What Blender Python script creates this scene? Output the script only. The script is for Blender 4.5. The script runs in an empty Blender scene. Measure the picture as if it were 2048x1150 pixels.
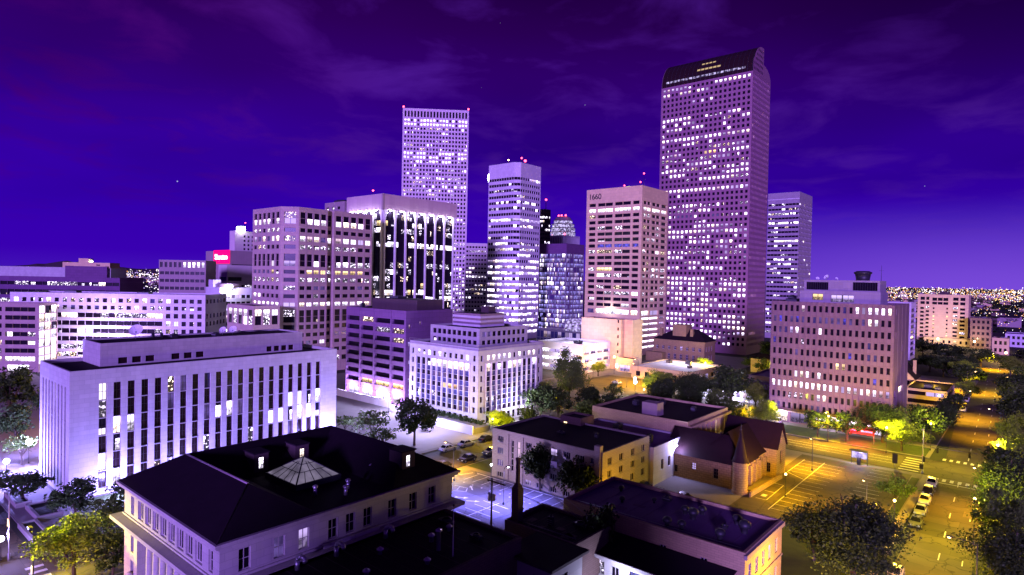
import bpy, math, random
from mathutils import Vector, Matrix
R = math.radians
rng = random.Random(7)
SC = bpy.context.scene
COL = SC.collection

# ------------------------------------------------------------------ camera
CAM_H = 40.0
cam_d = bpy.data.cameras.new("camera"); cam = bpy.data.objects.new("camera", cam_d); COL.objects.link(cam)
cam_d.sensor_width = 36.0; cam_d.lens = 36.0 * 1230.0 / 2048.0
cam_d.clip_start = 0.5; cam_d.clip_end = 40000
def cam_matrix():
    yaw, p, a = R(40.5), math.atan(18 / 1230), R(1.117)
    fw = Vector((-math.sin(yaw), math.cos(yaw), 0)); r = Vector((math.cos(yaw), math.sin(yaw), 0)); z = Vector((0, 0, 1))
    F = fw * math.cos(p) - z * math.sin(p); U0 = fw * math.sin(p) + z * math.cos(p)
    U = U0 * math.cos(a) - r * math.sin(a); Rt = r * math.cos(a) + U0 * math.sin(a)
    m = Matrix((Rt, U, -F)).transposed().to_4x4(); m.translation = (0, 0, CAM_H)
    return m
cam.matrix_world = cam_matrix()
SC.camera = cam
SC.view_settings.view_transform = 'Standard'; SC.view_settings.look = 'None'
SC.view_settings.exposure = 0.15; SC.view_settings.gamma = 1.0
SC.cycles.use_denoising = True
SC.cycles.max_bounces = 4; SC.cycles.diffuse_bounces = 2; SC.cycles.glossy_bounces = 2
SC.cycles.transmission_bounces = 2; SC.cycles.transparent_max_bounces = 4
SC.cycles.sample_clamp_indirect = 3.0

# ------------------------------------------------------------------ night sky
W = bpy.data.worlds.new("World"); SC.world = W; W.use_nodes = True
def build_sky():
    nt = W.node_tree; n = nt.nodes; l = nt.links
    for x in list(n): n.remove(x)
    out = n.new('ShaderNodeOutputWorld'); bg = n.new('ShaderNodeBackground'); l.new(bg.outputs[0], out.inputs[0])
    tc = n.new('ShaderNodeTexCoord'); sep = n.new('ShaderNodeSeparateXYZ'); l.new(tc.outputs['Generated'], sep.inputs[0])
    ramp = n.new('ShaderNodeValToRGB'); l.new(sep.outputs['Z'], ramp.inputs[0])
    cr = ramp.color_ramp
    stops = [(0.0, (.055, .006, .46)), (.03, (.040, .0, .43)), (.09, (.034, .0, .42)), (.2, (.032, .0, .30)), (.29, (.030, .0, .165)), (.37, (.022, .0, .085)), (.45, (.014, .0, .045)), (1.0, (.008, .0, .03))]
    while len(cr.elements) < len(stops): cr.elements.new(.5)
    for e, (p, c) in zip(cr.elements, stops): e.position = p; e.color = (*c, 1)
    # wispy clouds on a plane high above: direction.xy / (z + .12)
    add = n.new('ShaderNodeMath'); add.operation = 'ADD'; add.inputs[1].default_value = .10; l.new(sep.outputs['Z'], add.inputs[0])
    dx = n.new('ShaderNodeMath'); dx.operation = 'DIVIDE'; l.new(sep.outputs['X'], dx.inputs[0]); l.new(add.outputs[0], dx.inputs[1])
    dy = n.new('ShaderNodeMath'); dy.operation = 'DIVIDE'; l.new(sep.outputs['Y'], dy.inputs[0]); l.new(add.outputs[0], dy.inputs[1])
    cb = n.new('ShaderNodeCombineXYZ'); l.new(dx.outputs[0], cb.inputs[0]); l.new(dy.outputs[0], cb.inputs[1])
    no = n.new('ShaderNodeTexNoise'); no.inputs['Scale'].default_value = 2.3; no.inputs['Detail'].default_value = 8; no.inputs['Roughness'].default_value = .55
    no.inputs['Distortion'].default_value = .4
    l.new(cb.outputs[0], no.inputs['Vector'])
    mr = n.new('ShaderNodeMapRange'); mr.inputs['From Min'].default_value = .48; mr.inputs['From Max'].default_value = .66; mr.inputs['To Max'].default_value = .46
    l.new(no.outputs['Fac'], mr.inputs['Value'])
    # clouds fade near the horizon
    fz = n.new('ShaderNodeMapRange'); fz.inputs['From Min'].default_value = .05; fz.inputs['From Max'].default_value = .2; l.new(sep.outputs['Z'], fz.inputs['Value'])
    mm = n.new('ShaderNodeMath'); mm.operation = 'MULTIPLY'; l.new(mr.outputs[0], mm.inputs[0]); l.new(fz.outputs[0], mm.inputs[1])
    # reddish town glow under the clouds towards the west
    wr = n.new('ShaderNodeMapRange'); wr.inputs['From Min'].default_value = -.95; wr.inputs['From Max'].default_value = -.75
    l.new(sep.outputs['X'], wr.inputs['Value'])
    cc = n.new('ShaderNodeMix'); cc.data_type = 'RGBA'; cc.inputs[6].default_value = (.075, .0, .13, 1); cc.inputs[7].default_value = (.095, .015, .36, 1)
    l.new(wr.outputs[0], cc.inputs[0])
    mix = n.new('ShaderNodeMix'); mix.data_type = 'RGBA'; l.new(mm.outputs[0], mix.inputs[0]); l.new(ramp.outputs[0], mix.inputs[6]); l.new(cc.outputs[2], mix.inputs[7])
    # dark corners of the clear sky: large soft noise
    n2 = n.new('ShaderNodeTexNoise'); n2.inputs['Scale'].default_value = .55; n2.inputs['Detail'].default_value = 3; l.new(cb.outputs[0], n2.inputs['Vector'])
    m2 = n.new('ShaderNodeMapRange'); m2.inputs['From Min'].default_value = .3; m2.inputs['From Max'].default_value = .65; m2.inputs['To Min'].default_value = .62; m2.inputs['To Max'].default_value = 1.1
    l.new(n2.outputs['Fac'], m2.inputs['Value'])
    m3 = n.new('ShaderNodeMix'); m3.inputs[2].default_value = 1.0; l.new(fz.outputs[0], m3.inputs[0]); l.new(m2.outputs[0], m3.inputs[3])
    vm = n.new('ShaderNodeVectorMath'); vm.operation = 'SCALE'; l.new(mix.outputs[2], vm.inputs[0]); l.new(m3.outputs[0], vm.inputs['Scale'])
    # city glow low in the north, where the photograph's right side is
    gx = n.new('ShaderNodeMapRange'); gx.inputs['From Min'].default_value = -.72; gx.inputs['From Max'].default_value = -.02; gx.interpolation_type = 'SMOOTHSTEP'; l.new(sep.outputs['X'], gx.inputs['Value'])
    gz = n.new('ShaderNodeMapRange'); gz.inputs['From Min'].default_value = .13; gz.inputs['From Max'].default_value = .0; gz.interpolation_type = 'SMOOTHSTEP'; l.new(sep.outputs['Z'], gz.inputs['Value'])
    gm = n.new('ShaderNodeMath'); gm.operation = 'MULTIPLY'; l.new(gx.outputs[0], gm.inputs[0]); l.new(gz.outputs[0], gm.inputs[1])
    gs = n.new('ShaderNodeVectorMath'); gs.operation = 'SCALE'; gs.inputs[0].default_value = (.13, .06, .22); l.new(gm.outputs[0], gs.inputs['Scale'])
    # the clear night sky deepens towards north-east and overhead
    kx = n.new('ShaderNodeMapRange'); kx.inputs['From Min'].default_value = -.30; kx.inputs['From Max'].default_value = .05; l.new(sep.outputs['X'], kx.inputs['Value'])
    kz = n.new('ShaderNodeMapRange'); kz.inputs['From Min'].default_value = .10; kz.inputs['From Max'].default_value = .36; l.new(sep.outputs['Z'], kz.inputs['Value'])
    km = n.new('ShaderNodeMath'); km.operation = 'MULTIPLY'; l.new(kx.outputs[0], km.inputs[0]); l.new(kz.outputs[0], km.inputs[1])
    kk = n.new('ShaderNodeMapRange'); kk.inputs['To Min'].default_value = 1; kk.inputs['To Max'].default_value = .35; l.new(km.outputs[0], kk.inputs['Value'])
    v2 = n.new('ShaderNodeVectorMath'); v2.operation = 'SCALE'; l.new(vm.outputs[0], v2.inputs[0]); l.new(kk.outputs[0], v2.inputs['Scale'])
    v3 = n.new('ShaderNodeVectorMath'); v3.operation = 'ADD'; l.new(v2.outputs[0], v3.inputs[0]); l.new(gs.outputs[0], v3.inputs[1]); vm = v3
    # a few stars
    vo = n.new('ShaderNodeTexVoronoi'); vo.inputs['Scale'].default_value = 26; l.new(tc.outputs['Generated'], vo.inputs['Vector'])
    lt = n.new('ShaderNodeMapRange'); lt.inputs['From Min'].default_value = .03; lt.inputs['From Max'].default_value = .012; l.new(vo.outputs['Distance'], lt.inputs['Value'])
    sc = n.new('ShaderNodeSeparateColor'); l.new(vo.outputs['Color'], sc.inputs[0])
    st = n.new('ShaderNodeMapRange'); st.inputs['From Min'].default_value = .72; st.inputs['From Max'].default_value = 1.0; st.inputs['To Max'].default_value = .8; l.new(sc.outputs[0], st.inputs['Value'])
    sm = n.new('ShaderNodeMath'); sm.operation = 'MULTIPLY'; l.new(lt.outputs[0], sm.inputs[0]); l.new(st.outputs[0], sm.inputs[1])
    va = n.new('ShaderNodeVectorMath'); va.operation = 'ADD'; l.new(vm.outputs[0], va.inputs[0]); l.new(sm.outputs[0], va.inputs[1])
    l.new(va.outputs[0], bg.inputs['Color']); bg.inputs['Strength'].default_value = .92
build_sky()

sun_d = bpy.data.lights.new("city_glow_sun", 'SUN'); sun = bpy.data.objects.new("city_glow_sun", sun_d); COL.objects.link(sun)  # added sun lamp standing in for the city's glow on the facades
sun_d.energy = 5.0; sun_d.angle = R(8); sun_d.color = (.39, .205, 1.0)
sun.rotation_euler = (R(90 - 7), 0, R(27))

# ------------------------------------------------------------------ materials
def newmat(name):
    m = bpy.data.materials.new(name); m.use_nodes = True
    return m, m.node_tree.nodes, m.node_tree.links, m.node_tree.nodes['Principled BSDF']
def mat(name, c, rough=.8, var=.18, scale=.35, metal=0.0, streak=True, bump=0.0, spec=.3, panel=None):
    """a surface whose own colour varies a little: blotches, fine grain and weather streaks"""
    m, n, l, b = newmat(name)
    b.inputs['Roughness'].default_value = rough; b.inputs['Metallic'].default_value = metal
    b.inputs['Specular IOR Level'].default_value = spec
    geo = n.new('ShaderNodeNewGeometry')
    a = n.new('ShaderNodeTexNoise'); a.inputs['Scale'].default_value = scale; a.inputs['Detail'].default_value = 7; a.inputs['Roughness'].default_value = .65
    l.new(geo.outputs['Position'], a.inputs['Vector'])
    mx = n.new('ShaderNodeMix'); mx.data_type = 'RGBA'
    mx.inputs[6].default_value = (*[max(0, v * (1 - var * 1.6)) for v in c], 1); mx.inputs[7].default_value = (*[min(1, v * (1 + var * 1.3)) for v in c], 1)
    if streak:
        mp = n.new('ShaderNodeMapping'); mp.inputs['Scale'].default_value = (1.3, 1.3, .06); l.new(geo.outputs['Position'], mp.inputs[0])
        s = n.new('ShaderNodeTexNoise'); s.inputs['Scale'].default_value = 1.0; s.inputs['Detail'].default_value = 4; l.new(mp.outputs[0], s.inputs['Vector'])
        av = n.new('ShaderNodeMath'); av.operation = 'ADD'; l.new(a.outputs['Fac'], av.inputs[0]); l.new(s.outputs['Fac'], av.inputs[1])
        hf = n.new('ShaderNodeMath'); hf.operation = 'MULTIPLY'; hf.inputs[1].default_value = .5; l.new(av.outputs[0], hf.inputs[0])
        l.new(hf.outputs[0], mx.inputs[0])
    else:
        l.new(a.outputs['Fac'], mx.inputs[0])
    if panel:   # joints between stone slabs, panels or brick courses: (width, height, joint, darkness)
        sp = n.new('ShaderNodeSeparateXYZ'); l.new(geo.outputs['Position'], sp.inputs[0])
        sm = n.new('ShaderNodeMath'); sm.operation = 'ADD'; l.new(sp.outputs[0], sm.inputs[0]); l.new(sp.outputs[1], sm.inputs[1])
        cv = n.new('ShaderNodeCombineXYZ'); l.new(sm.outputs[0], cv.inputs[0]); l.new(sp.outputs[2], cv.inputs[1])
        bk = n.new('ShaderNodeTexBrick'); l.new(cv.outputs[0], bk.inputs['Vector']); bk.inputs['Scale'].default_value = 1
        bk.inputs['Brick Width'].default_value = panel[0]; bk.inputs['Row Height'].default_value = panel[1]; bk.inputs['Mortar Size'].default_value = panel[2]; bk.inputs['Mortar Smooth'].default_value = .2
        k = 1 - panel[3]; bk.inputs['Color1'].default_value = (1, 1, 1, 1); bk.inputs['Color2'].default_value = (.88, .87, .88, 1); bk.inputs['Mortar'].default_value = (k, k, k, 1)
        ml = n.new('ShaderNodeMix'); ml.data_type = 'RGBA'; ml.blend_type = 'MULTIPLY'; ml.inputs[0].default_value = 1; l.new(mx.outputs[2], ml.inputs[6]); l.new(bk.outputs['Color'], ml.inputs[7]); mx = ml
    l.new(mx.outputs[2], b.inputs['Base Color'])
    if bump:
        bp = n.new('ShaderNodeBump'); bp.inputs['Strength'].default_value = bump; bp.inputs['Distance'].default_value = .05
        f = n.new('ShaderNodeTexNoise'); f.inputs['Scale'].default_value = 6; f.inputs['Detail'].default_value = 4; l.new(geo.outputs['Position'], f.inputs['Vector'])
        l.new(f.outputs['Fac'], bp.inputs['Height']); l.new(bp.outputs[0], b.inputs['Normal'])
    return m
def glow(name, c, s, noise=None):
    """something that gives off light (lit rooms, lamps, signs). noise = (scale, lo, hi): how unevenly a room is lit"""
    m, n, l, b = newmat(name)
    b.inputs['Base Color'].default_value = (.015, .012, .022, 1); b.inputs['Roughness'].default_value = .25
    b.inputs['Emission Color'].default_value = (*c, 1); b.inputs['Emission Strength'].default_value = s
    if noise:
        geo = n.new('ShaderNodeNewGeometry')
        a = n.new('ShaderNodeTexNoise'); a.inputs['Scale'].default_value = noise[0]; a.inputs['Detail'].default_value = 2
        l.new(geo.outputs['Position'], a.inputs['Vector'])
        mr = n.new('ShaderNodeMapRange'); mr.inputs['From Min'].default_value = noise[1]; mr.inputs['From Max'].default_value = noise[2]
        mr.inputs['To Min'].default_value = noise[3] * s if len(noise) > 3 else 0; mr.inputs['To Max'].default_value = s
        l.new(a.outputs['Fac'], mr.inputs['Value']); l.new(mr.outputs[0], b.inputs['Emission Strength'])
    m.cycles.emission_sampling = 'NONE'
    return m
M = {}
M['limestone'] = mat('limestone', (.50, .48, .46), .85, .17, .22, bump=.15, panel=(1.6, .8, .02, .3))
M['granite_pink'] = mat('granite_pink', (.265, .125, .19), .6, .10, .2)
M['tan_concrete'] = mat('tan_concrete', (.70, .54, .28), .8, .08, .25, panel=(2.4, 1.6, .03, .3))
M['beige_panel'] = mat('beige_panel', (.42, .31, .28), .8, .10, .3, panel=(3.0, 1.6, .03, .25))
M['white_panel'] = mat('white_panel', (.62, .58, .60), .7, .07, .2, panel=(2.2, 1.7, .03, .25))
M['crown_panel'] = mat('crown_panel', (.50, .36, .38), .7, .08, .2, panel=(3, 7, .04, .2))
M['pale_grid'] = mat('pale_grid', (.60, .52, .50), .7, .07, .2)
M['brown_panel'] = mat('brown_panel', (.33, .25, .25), .8, .14, .3)
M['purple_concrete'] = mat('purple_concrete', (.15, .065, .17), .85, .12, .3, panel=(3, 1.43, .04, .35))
M['office_white'] = mat('office_white', (.46, .44, .44), .8, .10, .3, panel=(1.8, 1.2, .025, .25))
M['pale_brick'] = mat('pale_brick', (.38, .33, .28), .85, .10, .5, panel=(.9, .3, .03, .3))
M['yellow_brick'] = mat('yellow_brick', (.52, .40, .20), .85, .12, .5, panel=(.9, .3, .03, .3))
M['brown_brick'] = mat('brown_brick', (.16, .10, .09), .85, .2, .5, panel=(.8, .28, .03, .4))
M['church_stone'] = mat('church_stone', (.30, .21, .10), .9, .2, .8, bump=.3, panel=(.9, .45, .04, .45))
M['dark_brown'] = mat('dark_brown', (.07, .045, .05), .8, .2, .4)
M['tar_roof'] = mat('tar_roof', (.016, .009, .018), .85, .35, .25, streak=False, bump=.2, spec=.15)
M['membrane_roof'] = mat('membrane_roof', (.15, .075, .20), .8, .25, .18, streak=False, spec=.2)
M['white_roof'] = mat('white_roof', (.7, .68, .7), .7, .1, .3, streak=False)
M['shingle'] = mat('shingle', (.010, .004, .010), .85, .3, .5, streak=False, bump=.3, spec=.15)
M['church_roof'] = mat('church_roof', (.016, .005, .007), .8, .3, .6, streak=False, bump=.3, spec=.2)
M['copper'] = mat('copper', (.30, .22, .26), .5, .2, 1.5, metal=.3, streak=False)
M['asphalt'] = mat('asphalt', (.095, .08, .06), .85, .34, .16, streak=False, bump=.2)
M['asphalt_lot'] = mat('asphalt_lot', (.10, .095, .11), .85, .28, .15, streak=False, bump=.2)
def paved(name, c):
    m = mat(name, c, .85, .30, .16, streak=False, bump=.2); n, l = m.node_tree.nodes, m.node_tree.links; b = n['Principled BSDF']
    src = b.inputs['Base Color'].links[0].from_socket; geo = n.new('ShaderNodeNewGeometry')
    w = n.new('ShaderNodeTexNoise'); w.inputs['Scale'].default_value = .5; w.inputs['Detail'].default_value = 4; l.new(geo.outputs['Position'], w.inputs['Vector'])
    ws = n.new('ShaderNodeVectorMath'); ws.operation = 'SCALE'; ws.inputs['Scale'].default_value = 2.2; l.new(w.outputs['Color'], ws.inputs[0])
    ad = n.new('ShaderNodeVectorMath'); ad.operation = 'ADD'; l.new(geo.outputs['Position'], ad.inputs[0]); l.new(ws.outputs[0], ad.inputs[1])
    v = n.new('ShaderNodeTexVoronoi'); v.feature = 'DISTANCE_TO_EDGE'; v.inputs['Scale'].default_value = .17; l.new(ad.outputs[0], v.inputs['Vector'])
    cr = n.new('ShaderNodeMapRange'); cr.inputs['From Max'].default_value = .02; cr.inputs['To Min'].default_value = .35; l.new(v.outputs['Distance'], cr.inputs['Value'])
    br = n.new('ShaderNodeTexBrick'); br.inputs['Scale'].default_value = 1; br.inputs['Brick Width'].default_value = 9; br.inputs['Row Height'].default_value = 3.4; br.inputs['Mortar Size'].default_value = .03; l.new(geo.outputs['Position'], br.inputs['Vector'])
    br.inputs['Color1'].default_value = (1.15, 1.15, 1.15, 1); br.inputs['Color2'].default_value = (.66, .66, .68, 1); br.inputs['Mortar'].default_value = (.5, .5, .5, 1)
    m1 = n.new('ShaderNodeMix'); m1.data_type = 'RGBA'; m1.blend_type = 'MULTIPLY'; m1.inputs[0].default_value = 1; l.new(src, m1.inputs[6]); l.new(br.outputs['Color'], m1.inputs[7])
    m2 = n.new('ShaderNodeVectorMath'); m2.operation = 'SCALE'; l.new(m1.outputs[2], m2.inputs[0]); l.new(cr.outputs[0], m2.inputs['Scale']); l.new(m2.outputs[0], b.inputs['Base Color'])
    return m
M['asphalt'] = paved('asphalt', (.085, .07, .04)); M['asphalt_lot'] = paved('asphalt_lot', (.11, .10, .115))
M['concrete'] = mat('concrete', (.20, .18, .17), .9, .2, .25, streak=False)
M['paving'] = mat('paving', (.26, .23, .22), .85, .15, .3, streak=False)
M['earth'] = mat('earth', (.035, .04, .025), .95, .4, .02, streak=False)
M['lawn_and_unlit_ground'] = mat('lawn_and_unlit_ground', (.05, .075, .02), .95, .35, .6, streak=False)
M['paint_white'] = mat('paint_white', (.55, .55, .55), .7, .5, 2.2, streak=False)
M['metal_dark'] = mat('metal_dark', (.05, .05, .055), .5, .15, 1, metal=.5, streak=False)
M['metal_grey'] = mat('metal_grey', (.32, .32, .34), .45, .15, 1, metal=.6, streak=False)
M['galvanised'] = mat('galvanised', (.55, .55, .6), .35, .15, 2, metal=.8, streak=False)
M['wood_pole'] = mat('wood_pole', (.07, .045, .03), .9, .25, 2)
M['bark'] = mat('bark', (.07, .05, .035), .95, .3, 3)
M['hill'] = mat('hill', (.10, .06, .09), 1, .3, .001, streak=False)
M['frame_dark'] = mat('frame_dark', (.03, .02, .025), .5, .1, 1, streak=False)
M['frame_pale'] = mat('frame_pale', (.45, .42, .42), .6, .1, 1, streak=False)
M['tyre'] = mat('tyre', (.015, .015, .015), .9, .1, 2, streak=False)
M['hedge_leaf'] = mat('hedge_leaf', (.03, .05, .015), .9, .3, 2, streak=False)
M['sign_yellow'] = mat('sign_yellow', (.75, .5, .05), .6, .05, 2, streak=False)
M['sign_white'] = mat('sign_white', (.75, .75, .75), .6, .05, 2, streak=False)
M['red_canvas'] = mat('red_canvas', (.45, .02, .02), .8, .1, 2)
def glass(name, c, rough, spec):
    m, n, l, b = newmat(name); b.inputs['Base Color'].default_value = (*c, 1); b.inputs['Roughness'].default_value = rough; b.inputs['Specular IOR Level'].default_value = spec
    return m
M['glass_dark'] = glass('glass_dark', (.010, .006, .014), .22, .10)
M['glass_brown'] = glass('glass_brown', (.022, .010, .012), .2, .14)
M['glass_blue'] = glass('glass_blue', (.05, .05, .13), .12, .6)
M['glass_car'] = glass('glass_car', (.01, .01, .015), .06, .6)
def room(name, cool, warm, s_, mode):
    """a window into a lit room: bright ceiling, darker furniture, some blinds, a mullion; UV runs over one pane, 'rnd' is that pane's dice"""
    m, n, l, b = newmat(name); b.inputs['Base Color'].default_value = (.012, .009, .016, 1); b.inputs['Roughness'].default_value = .25; b.inputs['Specular IOR Level'].default_value = .1
    def math_(op, a, c=None):
        x = n.new('ShaderNodeMath'); x.operation = op
        for k, v in enumerate((a, c)):
            if v is None: continue
            if isinstance(v, (int, float)): x.inputs[k].default_value = v
            else: l.new(v, x.inputs[k])
        return x.outputs[0]
    uv = n.new('ShaderNodeUVMap'); uv.uv_map = 'UVMap'; rd = n.new('ShaderNodeUVMap'); rd.uv_map = 'rnd'
    a = n.new('ShaderNodeSeparateXYZ'); l.new(uv.outputs[0], a.inputs[0]); c = n.new('ShaderNodeSeparateXYZ'); l.new(rd.outputs[0], c.inputs[0])
    u, v, p, q = a.outputs[0], a.outputs[1], c.outputs[0], c.outputs[1]
    geo = n.new('ShaderNodeNewGeometry'); no = n.new('ShaderNodeTexNoise'); no.inputs['Scale'].default_value = 1.7; no.inputs['Detail'].default_value = 3; l.new(geo.outputs['Position'], no.inputs['Vector'])
    ceil = n.new('ShaderNodeMapRange'); ceil.interpolation_type = 'SMOOTHSTEP'; ceil.inputs['From Min'].default_value = .35; ceil.inputs['From Max'].default_value = .8; ceil.inputs['To Min'].default_value = .38; l.new(v, ceil.inputs['Value'])
    fur = n.new('ShaderNodeMapRange'); fur.inputs['From Min'].default_value = .42; fur.inputs['From Max'].default_value = .56; fur.inputs['To Min'].default_value = .3; l.new(no.outputs['Fac'], fur.inputs['Value'])
    low = math_('LESS_THAN', v, .45); furl = math_('ADD', math_('MULTIPLY', low, fur.outputs[0]), math_('SUBTRACT', 1.0, low))
    lev = math_('MULTIPLY', ceil.outputs[0], furl)
    blind = math_('LESS_THAN', p, .28); lev = math_('ADD', math_('MULTIPLY', lev, math_('SUBTRACT', 1.0, blind)), math_('MULTIPLY', blind, .62))
    mul = math_('GREATER_THAN', math_('ABSOLUTE', math_('SUBTRACT', u, .5)), .035); lev = math_('MULTIPLY', lev, math_('ADD', math_('MULTIPLY', mul, .75), .25))
    lev = math_('MULTIPLY', lev, math_('ADD', math_('MULTIPLY', q, .85), .3))
    if mode == 'part':      # only part of the glass shows the lit room: one side or the upper or lower half
        side = math_('GREATER_THAN', math_('ADD', u, math_('MULTIPLY', no.outputs['Fac'], .25)), math_('ADD', p, .05)); hv = math_('LESS_THAN', v, math_('ADD', math_('MULTIPLY', q, .9), .25))
        lev = math_('MULTIPLY', lev, math_('MULTIPLY', side, hv))
    if mode == 'spots':
        sp = n.new('ShaderNodeMapRange'); sp.inputs['From Min'].default_value = .54; sp.inputs['From Max'].default_value = .62; l.new(no.outputs['Fac'], sp.inputs['Value']); lev = math_('ADD', math_('MULTIPLY', math_('MULTIPLY', lev, 1.2), sp.outputs[0]), .012)
    mx = n.new('ShaderNodeMix'); mx.data_type = 'RGBA'; mx.inputs[6].default_value = (*cool, 1); mx.inputs[7].default_value = (*warm, 1); l.new(math_('GREATER_THAN', p, .80), mx.inputs[0])
    l.new(mx.outputs[2], b.inputs['Emission Color']); l.new(math_('MULTIPLY', lev, s_), b.inputs['Emission Strength']); m.cycles.emission_sampling = 'NONE'
    return m
M['lit_white'] = room('lit_white', (.86, .76, 1.0), (1.0, .80, .70), 5.5, 'full')
M['lit_patch'] = room('lit_patch', (.84, .72, 1.0), (1.0, .76, .62), 6.0, 'part')
M['lit_spots'] = room('lit_spots', (.84, .72, 1.0), (1.0, .74, .55), 6.0, 'spots')
M['lit_hall'] = glow('lit_hall', (.66, .56, 1.0), 1.1, (.7, .42, .62, .08)); M['lit_bluish'] = room('lit_bluish', (.38, .32, 1.0), (.6, .5, 1.0), 1.5, 'full')
M['lit_dim'] = glow('lit_dim', (.30, .18, .75), .35, (.6, .35, .65, .3))
M['lit_warm'] = room('lit_warm', (1.0, .70, .34), (1.0, .58, .22), 3.2, 'full')
M['lit_blue'] = glow('lit_blue', (.10, .08, 1.0), .75, (.7, .42, .6, .15))
M['lit_soft'] = room('lit_soft', (.66, .48, 1.0), (.9, .62, .8), 1.5, 'full')
M['lamp_orange'] = glow('lamp_orange', (1.0, .62, .22), 14)
M['lamp_white'] = glow('lamp_white', (.85, .85, 1.0), 16)
M['lamp_red'] = glow('lamp_red', (1.0, .06, .12), 8)
M['lamp_lime'] = glow('lamp_lime', (.75, 1.0, .1), 4)
M['sign_red'] = glow('sign_red', (1.0, .0, .16), 1.3)
M['sign_glow'] = glow('sign_glow', (1.0, .75, .95), 4)
M['sign_amber'] = glow('sign_amber', (1.0, .35, .02), 1.6)
M['sky_panel'] = glow('sky_panel', (.62, .52, .8), .30, (.5, .35, .65, .4))
KEY = {'D': 'glass_dark', 'N': 'glass_brown', 'W': 'lit_white', 'P': 'lit_patch', 'S': 'lit_spots', 'M': 'lit_dim', 'Y': 'lit_warm', 'U': 'lit_blue', 'F': 'lit_soft', 'G': 'glass_blue', 'B': 'lit_bluish'}

# ------------------------------------------------------------------ mesh builder
class MB:
    def __init__(s): s.v = []; s.f = []; s.m = []; s.mats = []; s.sm = []
    def mi(s, m):
        if m not in s.mats: s.mats.append(m)
        return s.mats.index(m)
    def face(s, pts, m, smooth=False):
        i = len(s.v); s.v.extend([tuple(p) for p in pts]); s.f.append(tuple(range(i, i + len(pts)))); s.m.append(s.mi(m)); s.sm.append(smooth)
    def box(s, x0, x1, y0, y1, z0, z1, m, bottom=True):
        p = [(x0, y0, z0), (x1, y0, z0), (x1, y1, z0), (x0, y1, z0), (x0, y0, z1), (x1, y0, z1), (x1, y1, z1), (x0, y1, z1)]
        i = len(s.v); s.v.extend(p); k = s.mi(m)
        fs = [(4, 5, 6, 7), (0, 1, 5, 4), (1, 2, 6, 5), (2, 3, 7, 6), (3, 0, 4, 7)] + ([(3, 2, 1, 0)] if bottom else [])
        for f in fs: s.f.append(tuple(i + j for j in f)); s.m.append(k); s.sm.append(False)
    def obox(s, c, ax, hx, hy, z0, z1, m):
        """a box turned by ax radians about z"""
        ca, sa = math.cos(ax), math.sin(ax)
        q = [(c[0] + ca * u - sa * v, c[1] + sa * u + ca * v) for u, v in ((-hx, -hy), (hx, -hy), (hx, hy), (-hx, hy))]
        s.prism(q, z0, z1, m)
    def prism(s, q, z0, z1, m, mtop=None):
        n = len(q)
        s.face([(x, y, z1) for x, y in q], mtop or m); s.face([(x, y, z0) for x, y in reversed(q)], m)
        for i in range(n):
            a, b = q[i], q[(i + 1) % n]; s.face([(a[0], a[1], z0), (b[0], b[1], z0), (b[0], b[1], z1), (a[0], a[1], z1)], m)
    def tube(s, p0, p1, r0, r1, m, n=8, cap=True, smooth=True):
        p0, p1 = Vector(p0), Vector(p1); d = (p1 - p0).normalized()
        a = d.orthogonal().normalized(); b = d.cross(a)
        k = s.mi(m); i = len(s.v)
        for c, r in ((p0, r0), (p1, r1)):
            for j in range(n):
                t = 2 * math.pi * j / n; s.v.append(tuple(c + a * (r * math.cos(t)) + b * (r * math.sin(t))))
        for j in range(n):
            s.f.append((i + j, i + (j + 1) % n, i + n + (j + 1) % n, i + n + j)); s.m.append(k); s.sm.append(smooth)
        if cap:
            s.f.append(tuple(i + n + j for j in range(n))); s.m.append(k); s.sm.append(False)
            s.f.append(tuple(i + j for j in reversed(range(n)))); s.m.append(k); s.sm.append(False)
    def path(s, pts, r, m, n=8):
        for a, b in zip(pts, pts[1:]): s.tube(a, b, r, r, m, n)
    def lathe(s, c, prof, m, n=16, smooth=True):
        k = s.mi(m); i = len(s.v)
        for r, z in prof:
            for j in range(n):
                t = 2 * math.pi * j / n; s.v.append((c[0] + r * math.cos(t), c[1] + r * math.sin(t), c[2] + z))
        for a in range(len(prof) - 1):
            for j in range(n):
                s.f.append((i + a * n + j, i + a * n + (j + 1) % n, i + (a + 1) * n + (j + 1) % n, i + (a + 1) * n + j)); s.m.append(k); s.sm.append(smooth)
    def ball(s, c, r, m, n=10, k=6, sz=1.0):
        s.lathe(c, [(max(.001, r * math.sin(math.pi * j / k)), -r * sz * math.cos(math.pi * j / k)) for j in range(k + 1)], m, n)
    def build(s, name, parent=None, loc=None):
        me = bpy.data.meshes.new(name); me.from_pydata(s.v, [], s.f)
        for m in s.mats: me.materials.append(M[m])
        me.polygons.foreach_set('material_index', s.m); me.polygons.foreach_set('use_smooth', s.sm); me.update()
        return link(name, me, parent, loc)
def link(name, me, parent=None, loc=None):
    o = bpy.data.objects.new(name, me); COL.objects.link(o)
    if parent: o.parent = parent
    if loc: o.location = loc
    return o
def tag(o, label=None, cat=None, group=None, kind=None):
    if label: o['label'] = label
    if cat: o['category'] = cat
    if group: o['group'] = group
    if kind: o['kind'] = kind
    return o
def empty(name, loc, rz=0.0, label=None, cat=None, group=None):
    o = bpy.data.objects.new(name, None); COL.objects.link(o); o.empty_display_size = 1
    o.location = loc; o.rotation_euler = (0, 0, rz); tag(o, label, cat, group); return o
def setting(name, mb): return tag(mb.build(name), kind='structure')
KIDS = {}
def copy_tree(o, parent=None, kids=None):
    c = o.copy(); COL.objects.link(c); c.parent = parent
    for ch in [x for x in o.children]: copy_tree(ch, c)
    return c
LAMP = 5.0
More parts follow.
